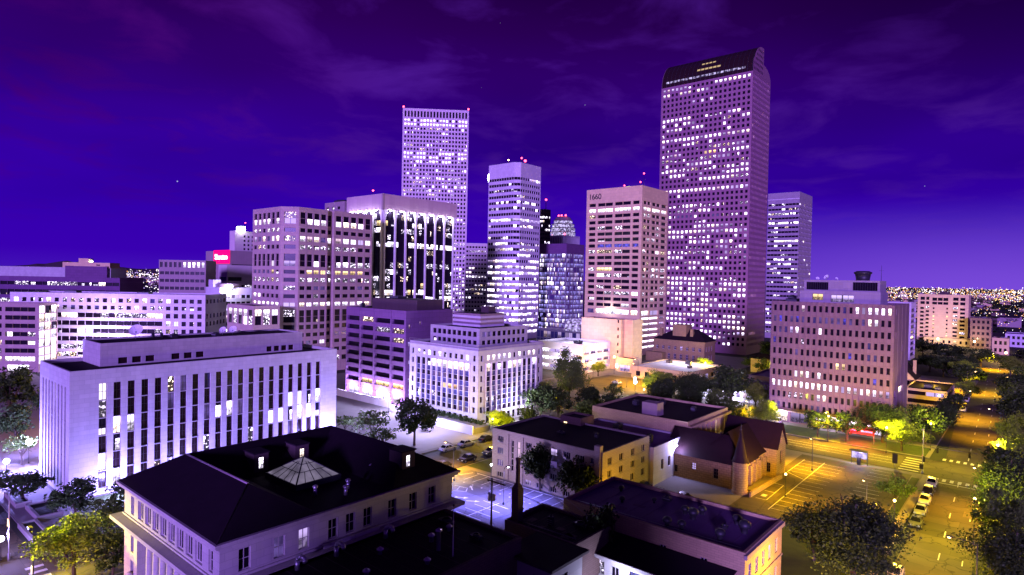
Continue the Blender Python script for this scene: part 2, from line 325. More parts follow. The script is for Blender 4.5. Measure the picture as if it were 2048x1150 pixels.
def light(name, parent, loc, power, color, radius=.25, spot=None):
    d = bpy.data.lights.new(name, 'SPOT' if spot else 'POINT'); d.energy = power * LAMP; d.color = color; d.shadow_soft_size = radius
    if spot: d.spot_size = R(spot); d.spot_blend = .6
    o = bpy.data.objects.new(name, d); COL.objects.link(o); o.parent = parent; o.location = loc
    return o

# ------------------------------------------------------------------ facades and windows
PANES = {}
WIN = {}          # building root -> list of window placements
def inset(pts, d):
    n = len(pts); out = []
    for i in range(n):
        p, q, r = Vector(pts[i - 1]), Vector(pts[i]), Vector(pts[(i + 1) % n])
        e1, e2 = (q - p).normalized(), (r - q).normalized()
        n1, n2 = Vector((-e1.y, e1.x)), Vector((-e2.y, e2.x))
        k = (n1 + n2); k = k / max(.2, k.length_squared) * 2
        out.append(tuple(q + k * d))
    return out
def facade(mb, root, p, q, z0, z1, holes, m, rec=.35):
    """a wall from p to q (outside on the right hand of the walk... that is normal (dy,-dx)) with real openings;
    holes = (u0, u1, za, zb, key, frame)"""
    P = Vector(p); d = Vector(q) - P; L = d.length; d /= L; nrm = Vector((d.y, -d.x))
    us = sorted({0.0, L} | {h[0] for h in holes} | {h[1] for h in holes}); zs = sorted({z0, z1} | {h[2] for h in holes} | {h[3] for h in holes})
    ui = {u: i for i, u in enumerate(us)}; zi = {z: i for i, z in enumerate(zs)}
    op = set()
    for h in holes:
        for a in range(ui[h[0]], ui[h[1]]):
            for b in range(zi[h[2]], zi[h[3]]): op.add((a, b))
    pt = lambda u, z, r=0.0: (P.x + d.x * u - nrm.x * r, P.y + d.y * u - nrm.y * r, z)
    for b in range(len(zs) - 1):
        a = 0
        while a < len(us) - 1:
            if (a, b) in op: a += 1; continue
            e = a
            while e < len(us) - 1 and (e, b) not in op: e += 1
            mb.face([pt(us[a], zs[b]), pt(us[e], zs[b]), pt(us[e], zs[b + 1]), pt(us[a], zs[b + 1])], m)
            a = e
    ang = math.atan2(d.y, d.x)
    for h in holes:
        u0, u1, za, zb, key = h[:5]; fr = h[5] if len(h) > 5 else None
        r = h[6] if len(h) > 6 else rec
        mb.face([pt(u0, za), pt(u1, za), pt(u1, za, r), pt(u0, za, r)], m)
        mb.face([pt(u0, zb, r), pt(u1, zb, r), pt(u1, zb), pt(u0, zb)], m)
        mb.face([pt(u0, za), pt(u0, za, r), pt(u0, zb, r), pt(u0, zb)], m)
        mb.face([pt(u1, za, r), pt(u1, za), pt(u1, zb), pt(u1, zb, r)], m)
        c = pt((u0 + u1) / 2, (za + zb) / 2, r)
        if key: WIN.setdefault(root.name, []).append((c, ang, u1 - u0, zb - za, key, fr))
def add_uv(me, quads):
    a = me.uv_layers.new(name='UVMap'); b = me.uv_layers.new(name='rnd'); k = 0
    for i in range(quads):
        p = (rng.random(), rng.random())
        for q in ((0, 0), (1, 0), (1, 1), (0, 1)): a.data[k].uv = q; b.data[k].uv = p; k += 1
def pane_mesh(w, h, key):
    me = bpy.data.meshes.new('window'); me.from_pydata([(-w / 2, 0, -h / 2), (w / 2, 0, -h / 2), (w / 2, 0, h / 2), (-w / 2, 0, h / 2)], [], [(0, 1, 2, 3)])
    me.materials.append(M[KEY[key]]); add_uv(me, 1)
    return me
def frame_mesh(w, h, fr):
    k = ('f', round(w, 2), round(h, 2), fr)
    if k not in PANES:
        nx, nz, t, mn = fr; mb = MB()
        for i in range(nx + 1):
            x = -w / 2 + w * i / nx; x = min(max(x, -w / 2 + t / 2), w / 2 - t / 2); mb.box(x - t / 2, x + t / 2, -.07, -.012, -h / 2, h / 2, mn)
        for i in range(nz + 1):
            z = -h / 2 + h * i / nz; z = min(max(z, -h / 2 + t / 2), h / 2 - t / 2); mb.box(-w / 2, w / 2, -.062, -.010, z - t / 2, z + t / 2, mn)
        me = bpy.data.meshes.new('frame'); me.from_pydata(mb.v, [], mb.f)
        for x in mb.mats: me.materials.append(M[x])
        PANES[k] = me
    return PANES[k]
def finish(root, most=92):
    """turn the noted panes into windows: the ones that show largest as parts of their own, the rest as one part"""
    ws = WIN.pop(root.name, [])
    mw = Matrix.Translation(root.location) @ Matrix.Rotation(root.rotation_euler.z, 4, 'Z')
    ci = cam.matrix_world.inverted()
    def size(w):
        v = ci @ (mw @ Vector(w[0])); dep = max(1, -v.z); x, y = abs(v.x / dep), abs(v.y / dep)
        if x > .84 or y > .48: return 0
        nrm = mw.to_3x3() @ Vector((math.sin(w[1]), -math.cos(w[1]), 0)); t = (Vector(cam.location) - mw @ Vector(w[0])).normalized()
        return w[2] * w[3] * max(0.01, nrm.dot(t)) / dep ** 2
    ws.sort(key=size, reverse=True)
    for c, ang, w, h, key, fr in ws[:most]:
        o = link('window', pane_mesh(w, h, key), root, c); o.rotation_euler = (0, 0, ang)
        if fr: link('frame', frame_mesh(w, h, fr), o)
    if ws[most:]:
        mb = MB(); fb = MB()
        for c, ang, w, h, key, fr in ws[most:]:
            ca, sa = math.cos(ang), math.sin(ang)
            mb.face([(c[0] + ca * x, c[1] + sa * x, c[2] + z) for x, z in ((-w / 2, -h / 2), (w / 2, -h / 2), (w / 2, h / 2), (-w / 2, h / 2))], KEY[key])
        o = tag(mb.build('further_windows', root), kind='stuff'); add_uv(o.data, len(ws) - most)
def even(n, L, a, b, frac):
    """n equal openings between u=a and u=L-b, each taking frac of its bay"""
    bay = (L - a - b) / n; w = bay * frac
    return [(round(a + bay * (i + .5) - w / 2, 3), round(a + bay * (i + .5) + w / 2, 3)) for i in range(n)]
def grid(cols, rows, pick, frame=None, skip=()):
    return [(u0, u1, za, zb, pick(r, c), frame) for r, (za, zb) in enumerate(rows) for c, (u0, u1) in enumerate(cols) if (r, c) not in skip]
def floors(n, zbot, ztop, frac, off=.5):
    bay = (ztop - zbot) / n; h = bay * frac
    return [(round(zbot + bay * (i + off) - h / 2, 3), round(zbot + bay * (i + off) + h / 2, 3)) for i in range(n)]
def picker(seed, w, full=(), none='D', rowvar=True, run=.45):
    """random lit rooms; neighbours tend to share a state, some floors are lit end to end"""
    r = random.Random(seed); rows = {}; last = {}
    ks, ps = list(w.keys()), list(w.values())
    def pick(row, col):
        if row in full: return 'W' if r.random() < .9 else 'F'
        if row not in rows: rows[row] = r.choice((.15, .35, .7, 1.1, 1.6)) if rowvar else 1.0
        if row in last and r.random() < run: return last[row]
        t = r.random() * sum(ps); k = none
        for a, b in zip(ks, ps):
            t -= b
            if t <= 0: k = a; break
        if k != none and r.random() > rows[row] * .85: k = none
        last[row] = k
        return k
    return pick
def shell(root, pts, z0, z1, specs, wall, roof='tar_roof', parapet=.8, rec=.35, name='wall', roofname='roof', thick=.35):
    """walls on a counter-clockwise plan, roof sunk behind a parapet. specs: {edge index: holes}"""
    mb = MB(); n = len(pts)
    for i in range(n):
        facade(mb, root, pts[i], pts[(i + 1) % n], z0, z1, specs.get(i, []), wall, rec)
    ins = inset(pts, thick)
    for i in range(n):
        a, b, c, d = pts[i], pts[(i + 1) % n], ins[(i + 1) % n], ins[i]
        mb.face([(*a, z1), (*b, z1), (*c, z1), (*d, z1)], wall)
        mb.face([(*d, z1), (*c, z1), (*c, z1 - parapet), (*d, z1 - parapet)], wall)
    w = mb.build(name, root)
    rb = MB(); rb.face([(*p, z1 - parapet) for p in ins], roof); r = rb.build(roofname, root)
    return w, r
def rect(w, n): return [(-w, 0), (0, 0), (0, n), (-w, n)]
def solid(root, name, x0, x1, y0, y1, z0, z1, m):
    mb = MB(); mb.box(x0, x1, y0, y1, z0, z1, m); return mb.build(name, root)
def text_mesh(name, s, size, depth, m, parent, loc, rot, align='LEFT', space=1.0):
    cu = bpy.data.curves.new(name, 'FONT'); cu.body = s; cu.size = size; cu.extrude = depth; cu.align_x = align; cu.space_character = space
    o = bpy.data.objects.new(name, cu); COL.objects.link(o)
    dg = bpy.context.evaluated_depsgraph_get(); me = bpy.data.meshes.new_from_object(o.evaluated_get(dg)); bpy.data.objects.remove(o)
    me.materials.clear(); me.materials.append(M[m])
    t = link(name, me, parent, loc); t.rotation_euler = rot; return t
S45 = 2 ** -.5
# ------------------------------------------------------------------ ground, roads, pavements
def setting_ground():
    mb = MB(); mb.face([(-14000, -3000, 0), (9000, -3000, 0), (9000, 20000, 0), (-14000, 20000, 0)], 'earth'); setting('ground', mb)
    mb = MB(); z = .006
    def strip(pts): mb.face([(x, y, z) for x, y in pts], 'asphalt')
    strip([(-14.3, -40), (-4.2, -40), (-6.6, 157), (-14.9, 157)])                     # street on the right, south part
    strip([(-15.1, 171), (-6.8, 171), (-14, 700), (-38, 700)])
    strip([(-420, 157), (120, 157), (120, 171), (-420, 171)])                         # cross street
    strip([(-103.6, 22), (-92.3, 22), (-92.3, 157), (-103.6, 157)])
    strip([(-103.6, 171), (-92.3, 171), (-92.3, 182), (-103.6, 182)])
    strip([(-420, 4), (-60, 4), (-60, 22), (-420, 22)])
    strip([(-170, 176), (-150, 176), (-150, 420), (-170, 420)])
    setting('road', mb)
    mb = MB()
    for x0, x1, y0, y1 in ((-215, -104.6, 23, 156), (-91.3, -17.4, 24, 156), (-3, 60, -30, 156), (-91.3, -18.2, 172, 330), (-149, -104, 172, 330), (-4.5, 60, 172, 420)):
        mb.box(x0, x1, y0, y1, -.2, .12, 'concrete', False)
    mb.prism([(-17.4, 24), (-15.4, 24), (-16.2, 156), (-17.4, 156)], -.2, .116, 'paving')
    setting('pavement', mb)
    mb = MB(); mb.box(-215, -104.8, 23.2, 30.5, .12, .135, 'paving', False); mb.box(-215, -146.5, 30.5, 60, .12, .135, 'paving', False)
    mb.face([(-420, 22.05, .02), (-216, 22.05, .02), (-216, 60, .02), (-420, 60, .02)], 'paving'); setting('plaza_pavement', mb)
    mb = MB(); z = .128
    mb.face([(-88.5, 72, z), (-62.5, 72, z), (-62.5, 91.6, z), (-88.5, 91.6, z)], 'asphalt_lot')
    setting('car_park', mb)
    mb = MB(); mb.face([(-41.0, 108, z), (-19.2, 108, z), (-19.2, 154, z), (-41.0, 154, z)], 'asphalt'); setting('car_park', mb)
    mb = MB(); mb.face([(-137, 184, z), (-92, 184, z), (-92, 224, z), (-137, 224, z)], 'asphalt'); setting('car_park', mb)
    mb = MB(); mb.face([(-144, 84, z), (-106, 84, z), (-106, 117, z), (-144, 117, z)], 'paving'); setting('forecourt', mb)
    mb = MB(); z = .13
    for x0, x1, y0, y1 in ((-91, -86.5, 26, 57), (-125, -106, 31, 60), (-124, -106, 60, 82), (-19, -17.6, 110, 152), (-24.6, -17.5, 40, 86), (-41, -17.5, 86, 107.5), (-60, -19, 172.5, 183), (-102, -60, 174, 185), (-24, -18.4, 188, 250), (-2.6, 30, 60, 150), (-4, 40, 173, 400), (-91, -84, 93, 118)):  # the two patches by the purple roofed block darken ground that is only unlit
        mb.face([(x0, y0, z), (x1, y0, z), (x1, y1, z), (x0, y1, z)], 'lawn_and_unlit_ground')
    setting('lawn_and_unlit_ground', mb)
    # painted lines
    mb = MB()
    def line(a, b, w, zz):
        a, b = Vector(a), Vector(b); d = (b - a).normalized(); nn = Vector((-d.y, d.x)) * (w / 2)
        mb.face([(*(a - nn), zz), (*(b - nn), zz), (*(b + nn), zz), (*(a + nn), zz)], 'paint_white')
    zr, zl = .011, .134
    for i in range(14): y = 46 + i * 10.6 - .6; x = -9.0 - .0275 * (y - 66) * .92; (y < 153) and line((x, y), (x - .08, y + 3), .16, zr)
    for i in range(12): y = 55 + i * 10.8; x = -6.2 - .0275 * (y - 66) * .9; (y < 152) and line((x, y), (x - .07, y + 2.2), .14, zr)
    for i in range(34):
        y = 176 + i * 11; x = -11.0 - (y - 171) * .026; line((x, y), (x - .08, y + 3), .16, zr); line((x + 3, y), (x + 2.92, y + 3), .16, zr)
    for i in range(7):
        x = -15.0 + 1.3 * i; line((x, 153.6), (x, 155.6), .62, zr); line((x - .4, 172.3), (x - .4, 174.3), .62, zr)
    line((-15.4, 152.3), (-7.0, 152.3), .3, zr)
    for i in range(6): y = 158 + i * 2.2; line((-22.3, y), (-18.6, y), .6, zr)
    for y in (161.5, 164, 166.5): line((-90, y), (-24, y), .13, zr)
    for i in range(5): y = 23.4 + 0; line((-101.5 + i * 1.9, 20.2), (-101.5 + i * 1.9, 22.2), .7, zr)
    # west lot
    line((-86, 90.9), (-62.8, 90.9), .28, zl); line((-86.8, 90.5), (-88.2, 87.0), .2, zl)
    for i in range(10): line((-85.2 + 2.35 * i, 90.6), (-85.2 + 2.35 * i, 86.3), .15, zl)
    for i in range(4): line((-74.5, 73.6 + 2.3 * i), (-68.6, 73.6 + 2.3 * i), .15, zl)
    line((-71.6, 72.6), (-71.6, 81.5), .16, zl)
    line((-82.4, 80.2), (-80, 81.6), .15, zl); line((-80, 81.6), (-81.2, 83.2), .15, zl); line((-81.2, 83.2), (-84, 82.6), .15, zl); line((-82, 81.2), (-82.8, 82.8), .12, zl)
    for x, y, a in ((-80.7, 83.8, 2.5), (-78.4, 78.9, .6), (-75.7, 79.0, .6), (-69.8, 85.1, 3.1), (-77.5, 74.5, .6)):
        c, s_ = math.cos(a), math.sin(a); q = lambda u, v: (x + c * u - s_ * v, y + s_ * u + c * v, zl)
        mb.face([q(-1.2, -.12), q(.4, -.12), q(.4, .12), q(-1.2, .12)], 'paint_white'); mb.face([q(.4, -.42), q(1.3, 0), q(.4, .42)], 'paint_white')
    for i in range(10): mb.face([(-84 + 2.35 * i - .17, 84.9, zl), (-84 + 2.35 * i + .17, 84.9, zl), (-84 + 2.35 * i + .17, 85.25, zl), (-84 + 2.35 * i - .17, 85.25, zl)], 'paint_white')
    # east lot
    line((-35.2, 112), (-35.2, 150), .16, zl)
    for i in range(15): line((-39.6, 113 + 2.55 * i), (-35.3, 113 + 2.55 * i), .10, zl) if i > 9 else None
    for i in range(15): line((-35.1, 113 + 2.55 * i), (-30.9, 113 + 2.55 * i), .11, zl)
    for i in range(10): line((-26.3, 129 + 2.55 * i), (-21.9, 129 + 2.55 * i), .11, zl)
    for a, b in (((-38.9, 116.5), (-37.0, 116.7)), ((-37.0, 116.7), (-37.2, 127.5)), ((-37.2, 127.5), (-39.0, 127.7)), ((-39.0, 121.8), (-37.1, 121.8)), ((-39.4, 137.2), (-35.4, 134.3)), ((-39.4, 137.2), (-39.3, 149.7))): line(a, b, .13, zl)
    mb.face([(-38.6, 118.2, zl), (-37.7, 118.2, zl), (-37.7, 119.6, zl), (-38.6, 119.6, zl)], 'paint_white')
    setting('road_markings', mb)
    # distant ridge in the west
    mb = MB(); r2 = random.Random(3); top = []
    for i in range(61):
        a = R(40.5 + 30 - 4 + i * .45) + R(0); dist = 9000
        top.append((a, 70 + 75 * (.5 + .5 * math.sin(i * .33 + 1)) * r2.uniform(.8, 1.2)))
    for (a, h), (b, g) in zip(top, top[1:]):
        P = lambda t, d, z: (-math.sin(t) * d, math.cos(t) * d, z)
        mb.face([P(b, 8200, -5), P(a, 8200, -5), P(a, 9000, h), P(b, 9000, g)], 'hill', True)
        mb.face([P(b, 9000, g), P(a, 9000, h), P(a, 9900, -5), P(b, 9900, -5)], 'hill', True)
    setting('hills', mb)
setting_ground()

# ------------------------------------------------------------------ buildings
def bld(name, label, x, y, rz=0.0, cat='building', group=None): return empty(name, (x, y, 0), R(rz), label, cat, group)
def roof_bits(root, spots, seed=1):
    """small plant on a flat roof: cabinets with louvres and ducts, each a part"""
    r = random.Random(seed)
    for x, y, z, sx, sy, sz in spots:
        mb = MB(); mb.box(x - sx / 2, x + sx / 2, y - sy / 2, y + sy / 2, z + .15, z + sz, 'metal_dark'); mb.box(x - sx / 2 + .1, x + sx / 2 - .1, y - sy / 2 + .1, y + sy / 2 - .1, z, z + .15, 'metal_dark')
        mb.lathe((x, y, z + sz), [(sx * .3, 0), (sx * .3, .18), (sx * .22, .2)], 'metal_dark', 10)
        for k in range(3): zz = z + .35 + k * (sz - .5) / 3; mb.box(x - sx / 2 - .02, x + sx / 2 + .02, y - sy / 2 - .03, y - sy / 2 + .01, zz, zz + .06, 'metal_grey')
        mb.build('roof_unit', root)
def mast(root, x, y, z0, h, lamp='lamp_red', r=.12, lr=.45):
    mb = MB(); mb.tube((x, y, z0), (x, y, z0 + h), r, r * .5, 'metal_dark', 6)
    mb.tube((x - h * .12, y, z0 + h * .7), (x + h * .12, y, z0 + h * .7), r * .4, r * .4, 'metal_dark', 4)
    o = mb.build('mast', root)
    if lamp: lb = MB(); lb.ball((x, y, z0 + h + lr * .6), lr, lamp, 8, 5); lb.build('beacon', o)
def dish(root, x, y, z, r, az=-.9):
    mb = MB(); mb.tube((x, y, z), (x, y, z + r * 1.2), .08, .08, 'metal_grey', 6)
    c = Vector((x, y, z + r * 1.4)); d = Vector((math.cos(az) * .8, math.sin(az) * .8, .6)).normalized(); a = d.orthogonal().normalized(); b = d.cross(a)
    k = 12; rings = [(0.02, -.35), (.5, -.27), (.85, -.1), (1.0, 0.0)]
    for (ra, da), (rb, db) in zip(rings, rings[1:]):
        for j in range(k):
            t0, t1 = 2 * math.pi * j / k, 2 * math.pi * (j + 1) / k
            P = lambda rr, dd, t: c + d * (dd * r) + a * (math.cos(t) * rr * r) + b * (math.sin(t) * rr * r)
            mb.face([P(ra, da, t0), P(ra, da, t1), P(rb, db, t1), P(rb, db, t0)], 'sign_white', True)
    mb.tube(c, c + d * r * .7, .03, .03, 'metal_grey', 4); mb.build('satellite_dish', root)
def fins(root, name, P, d, nrm, us, w, dep, z0, z1, m):
    """thin upright strips standing proud of a wall, one mesh per facade (surface pattern)"""
    mb = MB(); a = math.atan2(d[1], d[0])
    for u in us:
        c = (P[0] + d[0] * u + nrm[0] * (dep / 2 - .03), P[1] + d[1] * u + nrm[1] * (dep / 2 - .03)); mb.obox(c, a, w / 2, dep / 2 + .03, z0, z1, m)
    return mb.build(name, root)

# --- government building with hipped roof and colonnade, nearest on the left
def stone_building():
    r = bld('colonnaded_stone_building', 'three storey pale stone building with columns, dark hipped roof and glass pyramid skylight', -59.3, 26.8)
    w, n, zt = 26.0, 31.0, 13.2
    mb = MB(); fr3 = (3, 1, .16, 'limestone'); fr1 = (2, 2, .07, 'frame_pale'); pk = picker(1, {'D': 8, 'M': 1})
    S = [(2.2, 3.2, 10.5, 12.7, 'D', fr1), (23.6, 24.6, 10.5, 12.7, 'D', fr1)]
    S += [(round(4.5 + 2.28 * i, 2), round(4.5 + 2.28 * i + 1.75, 2), 10.5, 12.7, 'D', fr3) for i in range(8)]
    S += [(2.2, 3.2, 5.9, 8.2, 'D', fr1), (2.2, 3.2, 3.3, 4.9, 'D', fr1), (23.6, 24.6, 5.9, 8.2, 'D', fr1), (23.6, 24.6, 3.3, 4.9, 'D', fr1), (1.9, 3.5, .3, 2.5, 'D', (2, 1, .12, 'frame_dark'))]
    S += [(4.3, 22.3, .7, 9.0, None, None, 1.7)]
    facade(mb, r, (-w, 0), (0, 0), 0, zt, S, 'limestone', .3)
    E = []
    for u, k in ((2.5, 'D'), (6.2, 'M'), (9.0, 'F'), (12.6, 'D'), (14.9, 'D'), (17.3, 'D'), (20.9, 'D'), (24.2, 'D'), (27.4, 'D')): E.append((u - .62, u + .62, 10.5, 12.7, k, fr1))
    for u in (2.5, 6.2, 9.4, 12.6, 14.9, 17.3, 20.9, 24.2, 27.4): E += [(u - .6, u + .6, 6, 8.3, pk(0, u), fr1), (u - .6, u + .6, 2.2, 4.6, pk(1, u), fr1)]
    facade(mb, r, (0, 0), (0, n), 0, zt, E, 'limestone', .3)
    facade(mb, r, (0, n), (-w, n), 0, zt, [], 'limestone'); facade(mb, r, (-w, n), (-w, 0), 0, zt, [], 'limestone')
    mb.face([(-21.7, 0, .7), (-3.7, 0, .7), (-3.7, 1.7, .7), (-21.7, 1.7, .7)], 'limestone')
    mb.box(.004, .45, 11.2, 18.7, 0, 10.3, 'limestone')
    mb.build('wall', r)
    pb = MB(); hs = []
    for i in range(9):
        u = 1.0 + i * 2.0; hs += [(round(u - .55, 2), round(u + .55, 2), 5.4, 8.0, 'D', fr1), (round(u - .55, 2), round(u + .55, 2), 1.2, 3.9, 'D', fr1)]
    facade(pb, r, (-21.7, 1.7), (-3.7, 1.7), .7, 9.0, hs, 'limestone', .25); pb.build('portico_wall', r)
    col = MB(); col.lathe((0, 0, 0), [(.62, .7), (.62, 1.0), (.5, 1.1), (.5, 1.3), (.47, 4), (.41, 7.9), (.46, 8.0), (.52, 8.2), (.66, 8.5), (.66, 8.98)], 'limestone', 14)
    c0 = col.build('column', r, (-21.7 + .95 + 1.1, .75, 0))
    for i in range(1, 8): c = c0.copy(); COL.objects.link(c); c.location.x = -21.7 + 2.05 + i * 2.0 * 1.0; 
    cb = MB()
    def ring(d, z0, z1, m='limestone'): cb.prism(inset(rect(w, n), -d), z0, z1, m)
    ring(.8, 9.1, 9.4); ring(1.25, 9.4, 9.85); ring(.18, 10.0, 10.2); ring(.2, 13.2, 13.5); ring(.55, 13.5, 13.75); ring(.75, 13.75, 14.05); cb.build('cornice', r)
    hb = MB(); hb.tube((-w + 2.7, -.5, 2.6), (-w + 2.7, .1, 2.6), 1.0, 1.0, 'limestone', 16); hb.build('door_hood', r)
    # U shaped hipped roof round a court that opens to the east
    rb = MB(); e = 14.08; zr = 17.3; X = lambda x: x + 59.3; Y = lambda y: y - 26.8
    P = lambda x, y, z: (X(x), Y(y), z)
    SWe, SEe, NEe, NWe = P(-85.8, 26.3, e), P(-58.9, 26.3, e), P(-58.9, 58.3, e), P(-85.8, 58.3, e)
    Rsw, Rse, Rne, Rnw = P(-80.2, 32, zr), P(-64.3, 32, zr), P(-64.3, 52.7, zr), P(-80.2, 52.7, zr)
    a, b, c, d = P(-75, 37.2, e), P(-58.9, 37.2, e), P(-58.9, 47.5, e), P(-75, 47.5, e)
    for f in ([SWe, SEe, Rse, Rsw], [NWe, SWe, Rsw, Rnw], [NEe, NWe, Rnw, Rne], [SEe, b, Rse], [Rsw, Rse, b, a], [Rsw, a, d, Rnw], [Rnw, d, c, Rne], [c, NEe, Rne], [a, b, c, d]): rb.face(f, 'shingle')
    ro = rb.build('roof', r)
    kb = MB()
    kb.tube(Rsw, Rse, .12, .12, 'copper', 6)
    for p, q in ((Rsw, Rnw), (Rsw, SWe), (Rse, SEe), (Rne, NEe), (Rnw, Rne)): kb.tube(p, q, .07, .07, 'shingle', 6)
    kb.build('ridge_cap', ro)
    sb = MB(); x0, x1, y0, y1, zb, za = -73.8, -66.8, 39.2, 45.2, 14.8, 16.9; ap = P((x0 + x1) / 2, (y0 + y1) / 2, za)
    q = [P(x0, y0, zb), P(x1, y0, zb), P(x1, y1, zb), P(x0, y1, zb)]
    for i in range(4): sb.face([q[i], q[(i + 1) % 4], ap], 'sky_panel')
    sk = sb.build('skylight', r)
    bb = MB(); bb.box(X(x0) - .15, X(x1) + .15, Y(y0) - .15, Y(y1) + .15, 14.0, zb - .02, 'metal_dark')
    for i in range(4):
        A, B = Vector(q[i]), Vector(q[(i + 1) % 4]); bb.tube(A, ap, .1, .08, 'metal_dark', 5)
        for k in range(1, 5): s_ = A.lerp(B, k / 5); t = 1 - abs(k / 5 - .5) * 2; bb.tube(s_, s_.lerp(Vector(ap), t * .98), .06, .05, 'metal_dark', 4)
        for hgt in (.4, .7): bb.tube(A.lerp(Vector(ap), hgt), B.lerp(Vector(ap), hgt), .05, .05, 'metal_dark', 4)
    bb.build('glazing_bars', sk)
    for k, (x, y, z, ww) in enumerate(((-75.6, 39.4, 14.2, 1.9), (-75.6, 45.2, 14.2, 1.9), (-61.0, 51.6, 14.9, 2.1))):
        db = MB(); facade(db, r, (X(x), Y(y) - ww / 2), (X(x), Y(y) + ww / 2), z, z + 2.6, [(ww / 2 - .35, ww / 2 + .35, z + .6, z + 2.1, 'W', (2, 3, .06, 'frame_dark'))], 'dark_brown', .15)
        db.box(X(x) - 2.6, X(x) - .16, Y(y) - ww / 2, Y(y) + ww / 2, z - .3, z + 2.6, 'dark_brown'); db.box(X(x) - 2.7, X(x) + .15, Y(y) - ww / 2 - .12, Y(y) + ww / 2 + .12, z + 2.6, z + 2.75, 'tar_roof'); db.build('dormer', r)
    for x, y in ((-66, 49.5), (-63.2, 44), (-61.5, 42.5), (-64, 40)):
        mb = MB(); mb.tube(P(x, y, 14.0), P(x, y, 15.0), .22, .22, 'galvanised', 8); mb.lathe(P(x, y, 15.0), [(.34, 0), (.34, .15), (.02, .32)], 'galvanised', 8); mb.build('vent', r)
    finish(r)
stone_building()

# --- long white courthouse with upright window slots
def courthouse():
    r = bld('slotted_courthouse', 'long white stone courthouse with twenty tall dark window slots and a rooftop penthouse', -126.0, 31.0)
    w, n, zt = 19.4, 53.0, 22.5; fr = (2, 2, .07, 'frame_dark')
    rows = [(round(1.2 + 3.14 * i, 2), round(1.2 + 3.14 * (i + 1) - .12, 2)) for i in range(6)]
    cols = [(round(5 + 2.268 * i - .62, 3), round(5 + 2.268 * i + .62, 3)) for i in range(20)]
    pk0 = picker(5, {'N': 14, 'S': 1.2, 'P': .7, 'G': .5, 'M': .8}, none='N', run=.15)
    lit = {(3, c) for c in (0, 1, 2, 9, 10)} | {(2, c) for c in range(15, 20)} | {(3, c) for c in range(16, 20)} | {(5, 0), (1, 0), (2, 1), (0, 1)}
    pick = lambda R_, c: ('W' if (R_ + c) % 3 else 'P') if (R_, c) in lit else pk0(R_, c)
    sc_ = even(8, w, 1.3, 1.5, .46); srows = [(round(1 + 6.2 * i, 2), round(1 + 6.2 * (i + 1) - .05, 2)) for i in range(3)]
    ps = picker(6, {'M': 5, 'D': 4, 'F': .6})
    shell(r, rect(w, n), 0, zt, {0: grid(sc_, srows, ps), 1: grid(cols, rows, pick, fr)}, 'limestone', 'tar_roof', .7, .5)
    P = [(-18.9, 6.8), (-8.2, 6.8), (-8.2, 48.8), (-18.9, 48.8)]
    lv = [(round(3 + 2.4 * i, 2), round(4.6 + 2.4 * i, 2), 22.1, 23.3, 'N') for i in (0, 1, 2, 4, 5, 6)] + [(33 + 1.8 * i, 34.3 + 1.8 * i, 22.1, 23.3, 'N') for i in range(4)]
    lv = [(a, b, c, d, 'N', (1, 5, .06, 'metal_dark')) for a, b, c, d, _ in lv]
    shell(r, P, 21.5, 26.2, {1: lv}, 'limestone', 'tar_roof', .3, .2, name='penthouse_wall', roofname='penthouse_roof')
    dish(r, -16.5, 15.5, 25.9, 1.35, -.7); dish(r, -15.5, 33, 25.9, .8); dish(r, -14, 34.6, 25.9, .9)
    roof_bits(r, [(-14, 22, 25.9, 1.2, 1.2, .8), (-12, 30, 25.9, 2, 1.2, .7), (-17, 19, 25.9, .5, .5, .9), (-16.5, 20.5, 25.9, .5, .5, .9)])
    finish(r)
courthouse()

